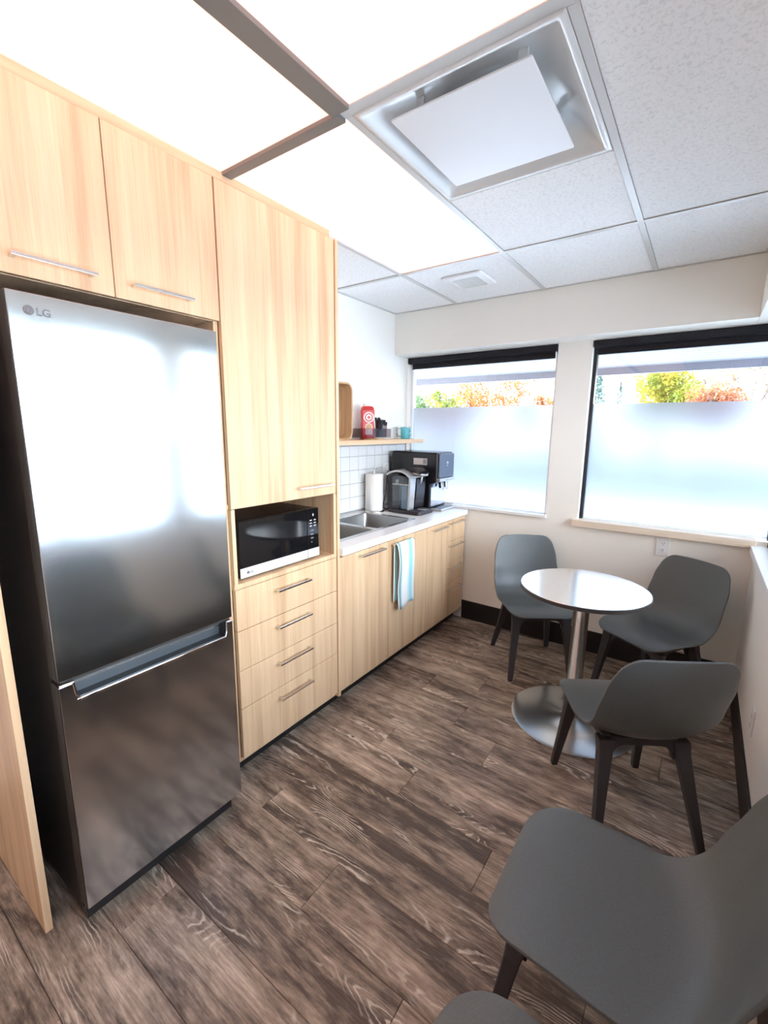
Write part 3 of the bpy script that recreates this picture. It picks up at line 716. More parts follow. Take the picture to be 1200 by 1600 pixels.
# ------------------------------------------------------------------ table
TX, TY = 1.067, 2.355
t = thing('round_table', 'round silver pedestal table with a brushed steel column and disc base', 'table', (TX, TY, 0))
MB().lathe([(0, 0.726), (0.302, 0.726), (0.306, 0.730), (0.306, 0.7455), (0.3035, 0.748), (0, 0.748)], TX, TY, 0, 96, cap=False).done('tabletop', 'table_laminate', t)
MB().lathe([(0.3062, 0.728), (0.3085, 0.729), (0.3085, 0.7455), (0.3062, 0.7465)], TX, TY, 0, 96, cap=False).done('edge_band', 'edge_dark', t)
MB().lathe([(0.039, 0.02), (0.039, 0.70), (0.060, 0.712), (0.11, 0.7265)], TX, TY, 0, 48).done('column', 'satin', t, smooth=False).data.polygons.foreach_set('use_smooth', [True] * 3 * 48 + [False] * 2)
o = MB().lathe([(0.308, 0.0), (0.310, 0.003), (0.309, 0.008), (0.29, 0.012), (0.16, 0.0165), (0.06, 0.021), (0.042, 0.030), (0.0395, 0.045), (0, 0.045)], TX, TY, 0, 96, cap=False).done('base_disc', 'satin', t); smooth_angle(o, 0.9)

# ------------------------------------------------------------------ chairs
def catmull(P, t):
    n = len(P) - 1; t = min(max(t, 0), n - 1e-9); i = int(t); f = t - i
    g = lambda k: Vector(P[min(max(k, 0), n)])
    a, b, c, d = g(i - 1), g(i), g(i + 1), g(i + 2)
    return 0.5 * ((2 * b) + (c - a) * f + (2 * a - 5 * b + 4 * c - d) * f * f + (3 * b - a - 3 * c + d) * f ** 3)
PROF = [(0.232, 0.424), (0.205, 0.437), (0.14, 0.445), (0.06, 0.443), (-0.03, 0.435), (-0.11, 0.431), (-0.165, 0.439), (-0.205, 0.468), (-0.235, 0.525), (-0.258, 0.600), (-0.284, 0.700), (-0.308, 0.812)]
def shell_bm():
    fine = [catmull(PROF, k * 0.02) for k in range(int((len(PROF) - 1) / 0.02) + 1)]
    cum = [0]
    for a, b in zip(fine, fine[1:]): cum.append(cum[-1] + (b - a).length)
    Ltot = cum[-1]
    def at(s):
        for i in range(len(cum) - 1):
            if cum[i + 1] >= s: 
                f = (s - cum[i]) / max(1e-9, cum[i + 1] - cum[i]); return fine[i].lerp(fine[i + 1], f)
        return fine[-1]
    def lerp_t(tab, s):
        for (a, va), (b, vb) in zip(tab, tab[1:]):
            if s <= b: f = (s - a) / (b - a); f = f * f * (3 - 2 * f); return va + (vb - va) * f
        return tab[-1][1]
    Wt = [(0, 0.205), (0.15, 0.220), (0.27, 0.224), (0.40, 0.217), (0.52, 0.216), (0.66, 0.210), (Ltot, 0.184)]
    Et = [(0, 0.0), (0.20, 0.0), (0.30, 0.008), (0.42, 0.046), (0.55, 0.044), (0.68, 0.034), (Ltot, 0.020)]
    Zt = [(0, -0.004), (0.12, 0.010), (0.30, 0.014), (0.42, 0.020), (0.55, 0.008), (Ltot, -0.008)]
    r0, r1 = 0.085, 0.058
    S = [0, 0.003, 0.010, 0.022, 0.038, 0.058, 0.085] + [0.085 + (Ltot - 0.16) * k / 26 for k in range(1, 27)] + [Ltot - x for x in (0.058, 0.038, 0.022, 0.010, 0.003, 0)]
    S = sorted(set(round(x, 5) for x in S)); nu = 24
    bm = bmesh.new(); rows = []
    for s in S:
        p = at(s); wd = lerp_t(Wt, s)
        if s < r0: wd = wd - r0 + math.sqrt(max(0, r0 * r0 - (r0 - s) ** 2))
        if Ltot - s < r1: q = Ltot - s; wd = wd - r1 + math.sqrt(max(0, r1 * r1 - (r1 - q) ** 2))
        e = lerp_t(Et, s); zt = lerp_t(Zt, s); full = lerp_t(Wt, s)
        row = []
        for k in range(nu + 1):
            u = -1 + 2 * k / nu; x = u * wd; v = abs(x) / full
            row.append(bm.verts.new((x, p[0] + e * v ** 2.2, p[1] + zt * v * v)))
        rows.append(row)
    for A, B in zip(rows, rows[1:]):
        for k in range(nu): bm.faces.new((A[k], A[k + 1], B[k + 1], B[k]))
    return bm
def make_chair():
    t = thing('dining_chair', 'x', 'chair', (0, 0, 0), 'dark grey moulded chairs', local=True)
    m = MB(); m.bm = shell_bm(); o = m.done('seat_shell', 'chair_plastic', t, smooth=True, recalc=False)
    sd = o.modifiers.new('solid', 'SOLIDIFY'); sd.thickness = 0.009; sd.offset = 1.0
    bv = o.modifiers.new('bv', 'BEVEL'); bv.width = 0.002; bv.segments = 2; bv.limit_method = 'ANGLE'; bv.angle_limit = 0.9
    # legs: rectangular, tapering to the foot, splayed outwards
    tops = {(1, 1): (0.150, 0.150), (-1, 1): (-0.150, 0.150), (1, -1): (0.135, -0.125), (-1, -1): (-0.135, -0.125)}
    feet = {(1, 1): (0.185, 0.215), (-1, 1): (-0.185, 0.215), (1, -1): (0.192, -0.250), (-1, -1): (-0.192, -0.250)}
    for k in tops:
        (ax, ay), (bx, by) = tops[k], feet[k]
        def ring(cx, cy, wx, wy, z): return [(cx - wx, cy - wy, z), (cx + wx, cy - wy, z), (cx + wx, cy + wy, z), (cx - wx, cy + wy, z)]
        f = lambda q: (ax + (bx - ax) * q, ay + (by - ay) * q)
        R = []
        for q, wx, wy in ((0, 0.032, 0.022), (0.12, 0.025, 0.019), (0.5, 0.019, 0.016), (1, 0.0135, 0.013)):
            c_ = f(q); R.append(ring(c_[0], c_[1], wx, wy, 0.402 * (1 - q)))
        m = MB(); m.loops(R[::-1], cap0=True, cap1=True); m.done('leg', 'chair_leg', t, bevel=0.004)
    # under-frame: front and rear arches and two side rails
    m = MB()
    for y, xw in ((0.150, 0.150), (-0.125, 0.135)):
        a = xw - 0.020; P = [(-a - 0.004, 0.315), (-a + 0.006, 0.345), (-a + 0.018, 0.364), (-a + 0.036, 0.375), (-a + 0.06, 0.378), (a - 0.06, 0.378), (a - 0.036, 0.375), (a - 0.018, 0.364), (a - 0.006, 0.345), (a + 0.004, 0.315), (a + 0.006, 0.412), (-a - 0.006, 0.412)]
        m.prism(P, 1, y - 0.016, y + 0.016)
    for s in (-1, 1):
        m.hexa([(s * 0.150 - 0.014, 0.15, 0.388), (s * 0.150 + 0.014, 0.15, 0.388), (s * 0.135 + 0.014, -0.125, 0.388), (s * 0.135 - 0.014, -0.125, 0.388)],
               [(s * 0.150 - 0.014, 0.15, 0.412), (s * 0.150 + 0.014, 0.15, 0.412), (s * 0.135 + 0.014, -0.125, 0.412), (s * 0.135 - 0.014, -0.125, 0.412)])
    m.box(-0.13, -0.06, 0.398, 0.13, 0.10, 0.424)
    m.done('under_frame', 'chair_leg', t, bevel=0.003)
    return t
proto = make_chair()
CH = [(0.701, 2.801, (0.564, -0.826), 'dark grey moulded chair against the window wall left of the round table'),
      (1.371, 2.780, (-0.535, -0.845), 'dark grey moulded chair right of the round table in the far corner'),
      (1.355, 1.880, (-0.545, 0.838), 'dark grey moulded chair with its back to the viewer, nearer side of the round table'),
      (1.425, 1.000, (-1.0, 0.0), 'dark grey moulded chair in the near foreground, its whole seat in view'),
      (1.425, 0.466, (-1.0, 0.03), 'dark grey moulded chair at the bottom edge, only its seat corner in view')]
for i, (x, y, f, lab) in enumerate(CH):
    if i == 0: r = proto
    else:
        r = proto.copy(); C.objects.link(r)
        for ch in proto.children: 
            c = ch.copy(); C.objects.link(c); c.parent = r
    r.location = (x, y, 0); r.rotation_euler = (0, 0, math.atan2(-f[0], f[1])); r['label'] = lab

# ------------------------------------------------------------------ counter appliances
# large dispenser
t = thing('drinks_dispenser', 'tall black drinks dispenser with two spouts at the window end of the worktop', 'drinks dispenser', (-0.3, 3.07, 0.915))
DY0, DY1 = 2.955, 3.212
MB().prism([(-0.545, 0.925), (-0.185, 0.925), (-0.185, 1.115), (-0.130, 1.135), (-0.130, 1.360), (-0.545, 1.360)], 1, DY0, DY1).done('housing', 'black_plastic', t, bevel=0.014, seg=4)
MB().box(-0.131, DY0 + 0.012, 1.165, -0.110, DY1 - 0.010, 1.350).done('front_door', 'grey_front', t, bevel=0.012, seg=4)
MB().prism([(-0.184, 1.118), (-0.128, 1.138), (-0.104, 1.138), (-0.104, 1.164), (-0.184, 1.164)], 1, DY0 + 0.008, DY1 - 0.008).done('spout_panel', 'silver_plastic', t, bevel=0.004)
MB().box(-0.186, DY0 + 0.012, 0.945, -0.180, DY1 - 0.012, 1.116).done('splash_plate', 'mirror_panel', t)
MB().box(-0.1795, DY0 + 0.05, 1.020, -0.179, DY0 + 0.085, 1.040).done('sticker', 'label_white', t)
for yy in (DY0 + 0.085, DY0 + 0.155):
    sp = MB().tube([(-0.145, yy, 1.135), (-0.145, yy, 1.10), (-0.140, yy, 1.085)], [0.013, 0.011, 0.009], 12).done('spout', 'black_plastic', t, smooth=True)
    MB().tube([(-0.125, yy - 0.016, 1.132), (-0.118, yy - 0.016, 1.085), (-0.122, yy, 1.075), (-0.118, yy + 0.016, 1.085), (-0.125, yy + 0.016, 1.132)], 0.004, 8).done('lever', 'silver_plastic', sp)
MB().prism([(-0.184, DY0 + 0.004), (-0.085, DY0 + 0.012), (-0.085, DY1 - 0.016), (-0.184, DY1 - 0.004)], 2, 0.9152, 0.930).done('drip_tray', 'silver_plastic', t, bevel=0.004)
MB().box(-0.172, DY0 + 0.03, 0.9295, -0.105, DY1 - 0.03, 0.932).done('drip_grid', 'fridge_dark', t)
pl = MB().box(-0.335, DY0 - 0.0015, 1.262, -0.215, DY0 + 0.002, 1.312).done('rating_plate', 'label_plate', t)
MB().box(-0.250, DY0 - 0.0022, 1.270, -0.222, DY0 - 0.0014, 1.304).done('bar_code', 'label_grey', pl)
MB().box(-0.580, DY0 + 0.02, 1.19, -0.545, DY1 - 0.03, 1.31).done('rear_cover', 'black_plastic', t, bevel=0.004)
n = 20; m = MB()
m.bm.faces.new([m.bm.verts.new((-0.1094, 3.085 + 0.018 * math.cos(2 * PI * k / n), 1.272 + 0.018 * math.sin(2 * PI * k / n))) for k in range(n)]); m.done('emblem', 'mirror_panel', t, recalc=False)
MB().tube([(-0.109, 3.075, 1.283), (-0.109, 3.077, 1.262), (-0.109, 3.086, 1.272), (-0.109, 3.094, 1.262), (-0.109, 3.097, 1.28)], 0.0022, 5).done('emblem_line', 'grey_front', t)
MB().lathe([(0.006, 0), (0.006, 0.002)], 0, 0, 0, 12).done('button', 'chrome', t)
bpy.data.objects['button'].location = Vector(bpy.data.objects['button'].location) + Vector((-0.103, 3.075, 1.150)); bpy.data.objects['button'].rotation_euler = (0, PI / 2, 0)

# pod coffee maker
t = thing('coffee_maker', 'black and silver pod coffee maker with a clear water tank beside the paper towels', 'coffee maker', (-0.25, 2.80, 0.915))
KY0, KY1 = 2.715, 2.925
body = [(-0.405, 0.932), (-0.415, 1.190), (-0.375, 1.215), (-0.30, 1.222), (-0.30, 0.932)]
MB().prism(body, 1, KY0, KY1).done('rear_housing', 'dark_plastic', t, bevel=0.008, seg=3)
MB().prism([(-0.30, 0.932), (-0.30, 1.215), (-0.20, 1.218), (-0.168, 1.17), (-0.175, 1.06), (-0.185, 0.95)], 1, KY0 + 0.075, KY1).done('brew_head', 'black_plastic', t, bevel=0.008, seg=3)
# water tank on the near side
tk = MB().prism([(-0.352, 0.950), (-0.356, 1.185), (-0.300, 1.200), (-0.235, 1.195), (-0.195, 1.172), (-0.186, 1.10), (-0.183, 0.950)], 1, KY0 - 0.012, KY0 + 0.055).done('water_tank', 'tank_plastic', t, bevel=0.006)
MB().tube([(-0.270, KY0 + 0.02, 0.951), (-0.270, KY0 + 0.02, 1.00)], 0.014, 12).done('tank_filter', 'dark_plastic', tk)
MB().box(-0.262, KY0 - 0.004, 0.952, -0.205, KY0 + 0.045, 1.120).done('tank_bright_block', 'tank_bright_fill', tk)  # pale blocks added inside to make the tank look bright
MB().box(-0.33, KY0 + 0.02, 0.952, -0.29, KY0 + 0.05, 1.13).done('tank_bright_block', 'tank_bright_fill', tk)
MB().prism([(-0.350, 1.128), (-0.351, 1.133), (-0.190, 1.133), (-0.189, 1.128)], 1, KY0 - 0.0125, KY0 + 0.03).done('fill_line', 'silver_plastic', tk)
# arched silver band over the top
arc = [(-0.420, 1.200), (-0.38, 1.222), (-0.32, 1.236), (-0.26, 1.234), (-0.21, 1.218), (-0.165, 1.190)]
low = [(-0.175, 1.176), (-0.215, 1.202), (-0.26, 1.218), (-0.32, 1.220), (-0.375, 1.206), (-0.41, 1.188)]
MB().prism(arc + low, 1, KY0 - 0.014, KY1 + 0.002).done('top_band', 'silver_plastic', t, bevel=0.003)
MB().prism([(-0.198, 0.948), (-0.184, 0.948), (-0.166, 1.180), (-0.184, 1.186)], 1, KY0 - 0.014, KY0 + 0.060).done('side_trim', 'silver_plastic', t, bevel=0.002)
MB().prism([(-0.30, 1.228), (-0.26, 1.246), (-0.20, 1.246), (-0.14, 1.226), (-0.115, 1.208), (-0.16, 1.200), (-0.22, 1.214)], 1, KY0 + 0.05, KY1 - 0.01).done('lid', 'black_plastic', t, bevel=0.005, smooth=False)
MB().tube([(-0.19, KY0 + 0.045, 1.212), (-0.125, KY0 + 0.06, 1.206), (-0.092, KY0 + 0.11, 1.202), (-0.125, KY1 - 0.04, 1.206), (-0.19, KY1 - 0.02, 1.212)], 0.0075, 10).done('lid_handle', 'silver_plastic', t, smooth=True)
MB().tube([(-0.125, KY0 + 0.085, 1.20), (-0.13, KY0 + 0.085, 1.165), (-0.142, KY0 + 0.085, 1.130)], [0.010, 0.008, 0.005], 10).done('grip', 'silver_plastic', t, smooth=True)
MB().loops([[(p, q, 0.9152) for p, q in rrect(-0.412, KY0 - 0.010, -0.075, KY1, 0.04, 6)], [(p, q, 0.945) for p, q in rrect(-0.408, KY0 - 0.008, -0.078, KY1 - 0.002, 0.04, 6)]], cap0=True, cap1=True).done('base', 'dark_plastic', t, bevel=0.004)
MB().lathe([(0.045, 0), (0.045, 0.003)], -0.13, 2.83, 0.945, 24).done('drip_plate', 'silver_plastic', t)
for st in ([(-0.316, 1.150), (-0.306, 1.166), (-0.300, 1.150), (-0.310, 1.146)], [(-0.300, 1.150), (-0.292, 1.168), (-0.288, 1.152), (-0.296, 1.147)], [(-0.318, 1.142), (-0.302, 1.138), (-0.286, 1.143)]):
    MB().tube([(a, KY0 - 0.0135, b) for a, b in st], 0.0016, 5).done('emblem_stroke', 'key_white', tk)
# cord running up behind to the wall outlet
cd = MB().tube([(-0.41, 2.74, 0.94), (-0.445, 2.745, 0.925), (-0.50, 2.80, 0.920), (-0.555, 2.86, 0.925), (-0.572, 2.92, 1.02), (-0.570, 2.945, 1.20)], 0.0035, 8).done('power_cord', 'black_plastic', t, smooth=True)

for o in list(t.children_recursive):
    if o.type != 'MESH' or o.name.startswith('power_cord'): continue
    for v in o.data.vertices: v.co.x = (v.co.x + 0.41) * 0.86 - 0.41
# paper towel
t = thing('paper_towel_holder', 'white paper towel roll upright on a steel holder by the splashback', 'paper towel', (-0.50, 2.672, 0.915))
px_, py_ = -0.503, 2.672
MB().lathe([(0.0, 0.0), (0.078, 0.0), (0.080, 0.004), (0.074, 0.009), (0.0, 0.011)], px_, py_, 0.9152, 40, cap=False).done('base', 'chrome', t, smooth=True)
MB().tube([(px_, py_, 0.92), (px_, py_, 1.232)], 0.0055, 12).done('rod', 'satin', t)
MB().lathe([(0.0, 0), (0.009, 0.0), (0.012, 0.005), (0.016, 0.008), (0.016, 0.014), (0.006, 0.018), (0, 0.019)], px_, py_, 1.228, 20, cap=False).done('knob', 'chrome', t, smooth=True)
o = MB().lathe([(0.022, 0.928), (0.066, 0.928), (0.067, 0.932), (0.067, 1.196), (0.065, 1.200), (0.022, 1.200), (0.021, 1.197), (0.021, 0.931), (0.022, 0.928)], px_, py_, 0, 48, cap=False).done('towel_roll', 'paper', t, label='white paper roll'); smooth_angle(o, 0.7)
# loose sheet end: a slightly proud flap
sh = []
for z in (0.930, 1.199):
    for k in range(7):
        a = -1.9 + 0.12 * k; rr_ = 0.0685 + 0.0006 * k * (1 if z < 1 else 0.3); sh.append((px_ + rr_ * math.cos(a), py_ + rr_ * math.sin(a), z))
m = MB(); V = [m.bm.verts.new(p) for p in sh]
for k in range(6): m.bm.faces.new((V[k], V[k + 1], V[k + 8], V[k + 7]))
fl_ = m.done('loose_sheet', 'paper', o, smooth=True); sm = fl_.modifiers.new('s', 'SOLIDIFY'); sm.thickness = 0.0006

# outlets
def outlet(name, label, ax, c, cat='outlet', w_=0.073, h_=0.117, gang=1):
    t = thing(name, label, cat, c)
    x, y, z = c
    def bx(u0, u1, h0, h1, d0, d1):
        m = MB()
        if ax == 'front': m.box(x + u0, y - d1, z + h0, x + u1, y - d0, z + h1)
        elif ax == 'right': m.box(x - d1, y + u0, z + h0, x - d0, y + u1, z + h1)
        else: m.box(x + d0, y + u0, z + h0, x + d1, y + u1, z + h1)
        return m
    bx(-w_ / 2, w_ / 2, -h_ / 2, h_ / 2, 0.0003, 0.006).done('plate', 'plastic_white', t, bevel=0.002)
    for s in (-1, 1):
        r = bx(-0.017, 0.017, s * 0.021 - 0.014, s * 0.021 + 0.014, 0.006, 0.0085).done('receptacle', 'plastic_white', t, bevel=0.0015)
        for q in (-0.006, 0.006): bx(q - 0.0012, q + 0.0012, s * 0.021 - 0.002, s * 0.021 + 0.008, 0.0086, 0.0088).done('slot', 'slot_dark', r)
        bx(-0.002, 0.002, s * 0.021 - 0.010, s * 0.021 - 0.006, 0.0086, 0.0088).done('slot', 'slot_dark', r)
    return t
outlet('wall_outlet', 'white duplex outlet on the wall under the wide window', 'front', (1.346, YW, 0.822))
outlet('wall_outlet', 'white outlet low on the right wall seen edge-on', 'right', (XR, 2.26, 0.345))
outlet('wall_outlet', 'white outlet on the tiled splashback behind the coffee maker', 'left', (XL + 0.0105, 2.935, 1.222), w_=0.10, h_=0.075)

# ------------------------------------------------------------------ things on the shelf
SZs = 1.4523
t = thing('shelf_frame', 'open rounded-corner wooden box frame standing on the shelf beside the tall cabinet', 'decor', (-0.5, 2.165, SZs))
def rloop(x, d): return [(x, p, q) for p, q in rrect(1.965 + d, SZs + 0.0005 + d, 2.325 - d, 1.818 - d, 0.055 - d * 0.8, 6)]
MB().loops([rloop(-0.590, 0), rloop(-0.512, 0), rloop(-0.512, 0.011), rloop(-0.590, 0.011), rloop(-0.590, 0)]).done('rear_ring', 'frame_wood', t, weld=True)
MB().loops([rloop(-0.508, 0), rloop(-0.425, 0), rloop(-0.425, 0.011), rloop(-0.508, 0.011), rloop(-0.508, 0)]).done('front_ring', 'frame_wood', t, weld=True)
MB().loops([rloop(-0.592, 0.010), rloop(-0.588, 0.010)], cap0=True, cap1=True).done('back_board', 'white_trim', t)
# red bottle
bx_, by_ = -0.495, 2.575
t = thing('creamer_bottle', 'red creamer bottle with a round white emblem on the shelf', 'bottle', (bx_, by_, SZs), rotz=-0.75)
def rsq(h_, r, z, w2=None): return [(bx_ + p, by_ + q, SZs + z) for p, q in rrect(-h_, -(w2 or h_), h_, (w2 or h_), r, 5)]
o = MB().loops([rsq(0.034, 0.016, 0.0005, 0.044), rsq(0.037, 0.02, 0.006, 0.047), rsq(0.037, 0.02, 0.10, 0.047), rsq(0.034, 0.02, 0.13, 0.044), rsq(0.037, 0.02, 0.16, 0.047), rsq(0.038, 0.02, 0.20, 0.049), rsq(0.033, 0.02, 0.225, 0.042), rsq(0.026, 0.018, 0.232, 0.034)], cap0=True, cap1=True).done('body', 'bottle_red', t); smooth_angle(o, 0.9)
MB().loops([rsq(0.026, 0.018, 0.232, 0.034), rsq(0.025, 0.018, 0.248, 0.033), rsq(0.022, 0.015, 0.250, 0.030)], cap0=True, cap1=True).done('cap', 'label_white', t)
def disc(parent, name, mat, cy, cz, r0, r1, x, n=28, sq_=1.0):
    m = MB(); A = [m.bm.verts.new((x, cy + r1 * sq_ * math.cos(2 * PI * k / n), cz + r1 * math.sin(2 * PI * k / n))) for k in range(n)]
    if r0:
        B = [m.bm.verts.new((x, cy + r0 * sq_ * math.cos(2 * PI * k / n), cz + r0 * math.sin(2 * PI * k / n))) for k in range(n)]
        for k in range(n): m.bm.faces.new((A[k], A[(k + 1) % n], B[(k + 1) % n], B[k]))
    else: m.bm.faces.new(A)
    m.done(name, mat, parent, recalc=False)
xf_ = bx_ + 0.0385
lb = MB().box(bx_ + 0.030, by_ - 0.040, SZs + 0.02, xf_, by_ + 0.040, SZs + 0.205).done('label_panel', 'bottle_red', t, bevel=0.001)
disc(lb, 'emblem_ring', 'label_white', by_ + 0.004, SZs + 0.155, 0.029, 0.0375, xf_ + 0.0006)
disc(lb, 'emblem_ring', 'label_white', by_ + 0.004, SZs + 0.155, 0.010, 0.021, xf_ + 0.0006)
disc(lb, 'cup_picture', 'label_tan', by_ + 0.004, SZs + 0.088, 0, 0.022, xf_ + 0.0006)
disc(lb, 'cup_rim', 'label_white', by_ + 0.004, SZs + 0.088, 0.022, 0.027, xf_ + 0.0007)
MB().box(xf_, by_ - 0.020, SZs + 0.035, xf_ + 0.0008, by_ + 0.030, SZs + 0.075).done('cup_body', 'label_white', lb)
# smoked acrylic caddy with stirrers
t = thing('acrylic_caddy', 'smoked acrylic turntable caddy holding the red bottle and black cup on the shelf', 'caddy', (-0.48, 2.60, SZs))
MB().lathe([(0, 0.0), (0.09, 0.0), (0.092, 0.003), (0.09, 0.008), (0, 0.010)], -0.485, 2.62, SZs + 0.0003, 40, cap=False).done('turntable', 'frame_wood', t, smooth=True)
m = MB(); q0, q1, q2, q3 = -0.555, 2.475, -0.418, 2.765
for a in ((q0, q1, q0 + 0.003, q3), (q2 - 0.003, q1, q2, q3), (q0 + 0.003, q1, q2 - 0.003, q1 + 0.003), (q0 + 0.003, q3 - 0.003, q2 - 0.003, q3), (q0 + 0.003, 2.615, q2 - 0.003, 2.618)):
    m.box(a[0], a[1], SZs + 0.016, a[2], a[3], SZs + 0.078)
m.box(q0, q1, SZs + 0.0115, q2, q3, SZs + 0.0155)
m.done('tray', 'smoke_acrylic', t)
ux, uy = -0.452, 2.655
t = thing('stirrer_cup', 'black cup of black coffee stirrers standing in the acrylic caddy', 'cup', (ux, uy, SZs + 0.016))
o = MB().lathe([(0.023, 0.0), (0.029, 0.118), (0.0275, 0.118), (0.022, 0.003), (0, 0.003)], ux, uy, SZs + 0.0165, 24, cap=False).done('cup', 'black_plastic', t, smooth=True)
rnd = random.Random(3)
for k in range(18):
    a = rnd.uniform(0, 2 * PI); r_ = rnd.uniform(0.002, 0.017); s_ = rnd.uniform(1.2, 2.0)
    MB().tube([(ux + r_ * math.cos(a), uy + r_ * math.sin(a), SZs + 0.021), (ux + s_ * r_ * math.cos(a), uy + s_ * r_ * math.sin(a), SZs + 0.152 + rnd.uniform(-.012, .006))], 0.0048, 5).done('stirrer', 'black_plastic', t)
ux, uy = -0.452, 2.715
t = thing('pod_cup', 'clear cup holding dark pods beside the black stirrer cup in the caddy', 'cup', (ux, uy, SZs + 0.016))
MB().lathe([(0.020, 0.0), (0.027, 0.105), (0.0262, 0.105), (0.0195, 0.002), (0, 0.002)], ux, uy, SZs + 0.0165, 24, cap=False).done('cup', 'smoke_acrylic', t, smooth=True)
for k in range(7):
    a = k * 0.9
    MB().lathe([(0, 0), (0.010, 0.0), (0.014, 0.022), (0, 0.023)], ux + 0.013 * math.cos(a), uy + 0.013 * math.sin(a), SZs + 0.100 + 0.003 * k, 12, cap=False).done('pod', 'black_plastic', t)
# mug
t = thing('mug', 'turquoise enamel mug with dark script lettering at the window end of the shelf', 'mug', (-0.49, 3.070, SZs))
mx_, my_ = -0.490, 3.072
o = MB().lathe([(0, 0.0005), (0.036, 0.0005), (0.040, 0.004), (0.0415, 0.092), (0.0400, 0.0935), (0.0385, 0.092), (0.037, 0.006), (0, 0.005)], mx_, my_, SZs, 36, cap=False).done('body', 'teal_enamel', t); smooth_angle(o, 0.9)
MB().lathe([(0.0416, 0.0905), (0.0424, 0.093), (0.0405, 0.0955), (0.0385, 0.093)], mx_, my_, SZs, 36, cap=False).done('rim', 'steel', t, smooth=True)
hx, hy = -0.83, -0.56
hd = [(mx_ + hx * d_, my_ + hy * d_, SZs + z_) for d_, z_ in ((0.039, 0.080), (0.062, 0.082), (0.069, 0.074), (0.069, 0.028), (0.062, 0.018), (0.039, 0.018))]
MB().tube(hd, 0.0055, 8).done('handle', 'steel', t, smooth=True)
def on_mug(u, z): a = -0.35 + u / 0.0415; return (mx_ + 0.0422 * math.cos(a), my_ + 0.0422 * math.sin(a), SZs + z)
for st in ([(-0.004, 0.068), (0.004, 0.070), (0.003, 0.055), (-0.003, 0.050), (-0.006, 0.055)], [(0.008, 0.056), (0.010, 0.064), (0.013, 0.057), (0.016, 0.064), (0.019, 0.057), (0.022, 0.066)],
           [(0.002, 0.042), (-0.006, 0.044), (-0.010, 0.030), (-0.004, 0.020), (0.004, 0.023)], [(0.007, 0.024), (0.008, 0.036), (0.013, 0.036), (0.012, 0.024), (0.007, 0.025)], [(0.017, 0.036), (0.020, 0.025), (0.024, 0.040), (0.019, 0.030), (0.027, 0.024)]):
    MB().tube([on_mug(*q) for q in st], 0.0011, 5).done('script_stroke', 'teal_ink', t)

# ------------------------------------------------------------------ tea towel over the door handle
t = None
m = MB(); uvl = m.bm.loops.layers.uv.new('UVMap')
prof_ = []
for k in range(9): prof_.append((0.0215, 0.470 + (0.830 - 0.470) * k / 8))       # back layer, between the bar and the door
prof_ += [(0.0245, 0.842), (0.0305, 0.8455), (0.0375, 0.842)]
for k in range(13): prof_.append((0.0405 + 0.004 * math.sin(k * 0.5), 0.832 - (0.832 - 0.415) * k / 12))
nw = 20; rows = []
y0, y1 = 2.178, 2.372
for i, (x, z) in enumerate(prof_):
    row = []
    fr = max(0, i - 11) / 13.0
    for k in range(nw + 1):
        u = k / nw; yy = y0 + (y1 - y0) * u
        bk = i < 9
        if bk: yy = y0 - 0.004 + (y1 - y0 - 0.02) * u
        else: yy += fr * 0.012 * (0.4 + u) + 0.02 * fr * (1 - u) * (1 if fr > 0.1 else 0)
        fold = 0 if bk else 0.006 * fr * math.sin(u * 9.0 + 0.6) + 0.012 * max(0, 0.25 - u) * 4 * math.sin(min(1, fr * 1.6) * PI)
        zz_ = z + (0 if bk else (0.012 * u * fr) - 0.008 * fr * math.sin(u * 7))
        row.append(m.bm.verts.new((x + abs(fold) * 1.0, yy, zz_)))
    rows.append(row)
for i, (A, B) in enumerate(zip(rows, rows[1:])):
    for k in range(nw):
        f = m.bm.faces.new((A[k], A[k + 1], B[k + 1], B[k]))
        for lp, u in zip(f.loops, (k, k + 1, k + 1, k)): lp[uvl].uv = (u / nw, i / 24)
o = m.done('tea_towel', 'towel_cloth', None, smooth=True, recalc=False)
s_ = o.modifiers.new('s', 'SOLIDIFY'); s_.thickness = 0.0022; s_.offset = 0
tag(o, 'white tea towel with turquoise stripes hanging over the cabinet door handle', 'towel')

# ------------------------------------------------------------------ outside
struct(MB().box(-40, YW + T, -0.30, 60, 60, -0.15).done('ground', 'asphalt'), 'asphalt lot beyond the windows, tinted blue for shadow')
struct(MB().box(XR + T, -30, -0.30, 60, YW + T, -0.15).done('ground_side', 'asphalt'))
struct(MB().box(-16, YW + T, -0.15, 24, 14.0, -0.10).done('path', 'concrete'), 'concrete paving outside the windows, coloured pale to look sunlit')
struct(MB().box(XR + T, -12, -0.15, 8, YW + T, -0.10).done('path_side', 'concrete'))
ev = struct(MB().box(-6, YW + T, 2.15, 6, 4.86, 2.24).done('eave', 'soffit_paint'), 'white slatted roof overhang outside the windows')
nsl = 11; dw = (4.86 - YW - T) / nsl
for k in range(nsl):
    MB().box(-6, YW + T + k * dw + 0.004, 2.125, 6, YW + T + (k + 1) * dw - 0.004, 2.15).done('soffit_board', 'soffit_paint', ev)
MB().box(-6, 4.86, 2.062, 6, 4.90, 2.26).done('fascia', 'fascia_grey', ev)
MB().box(-6, 4.90, 2.16, 6, 4.98, 2.22).done('gutter', 'soffit_paint', ev, bevel=0.01)

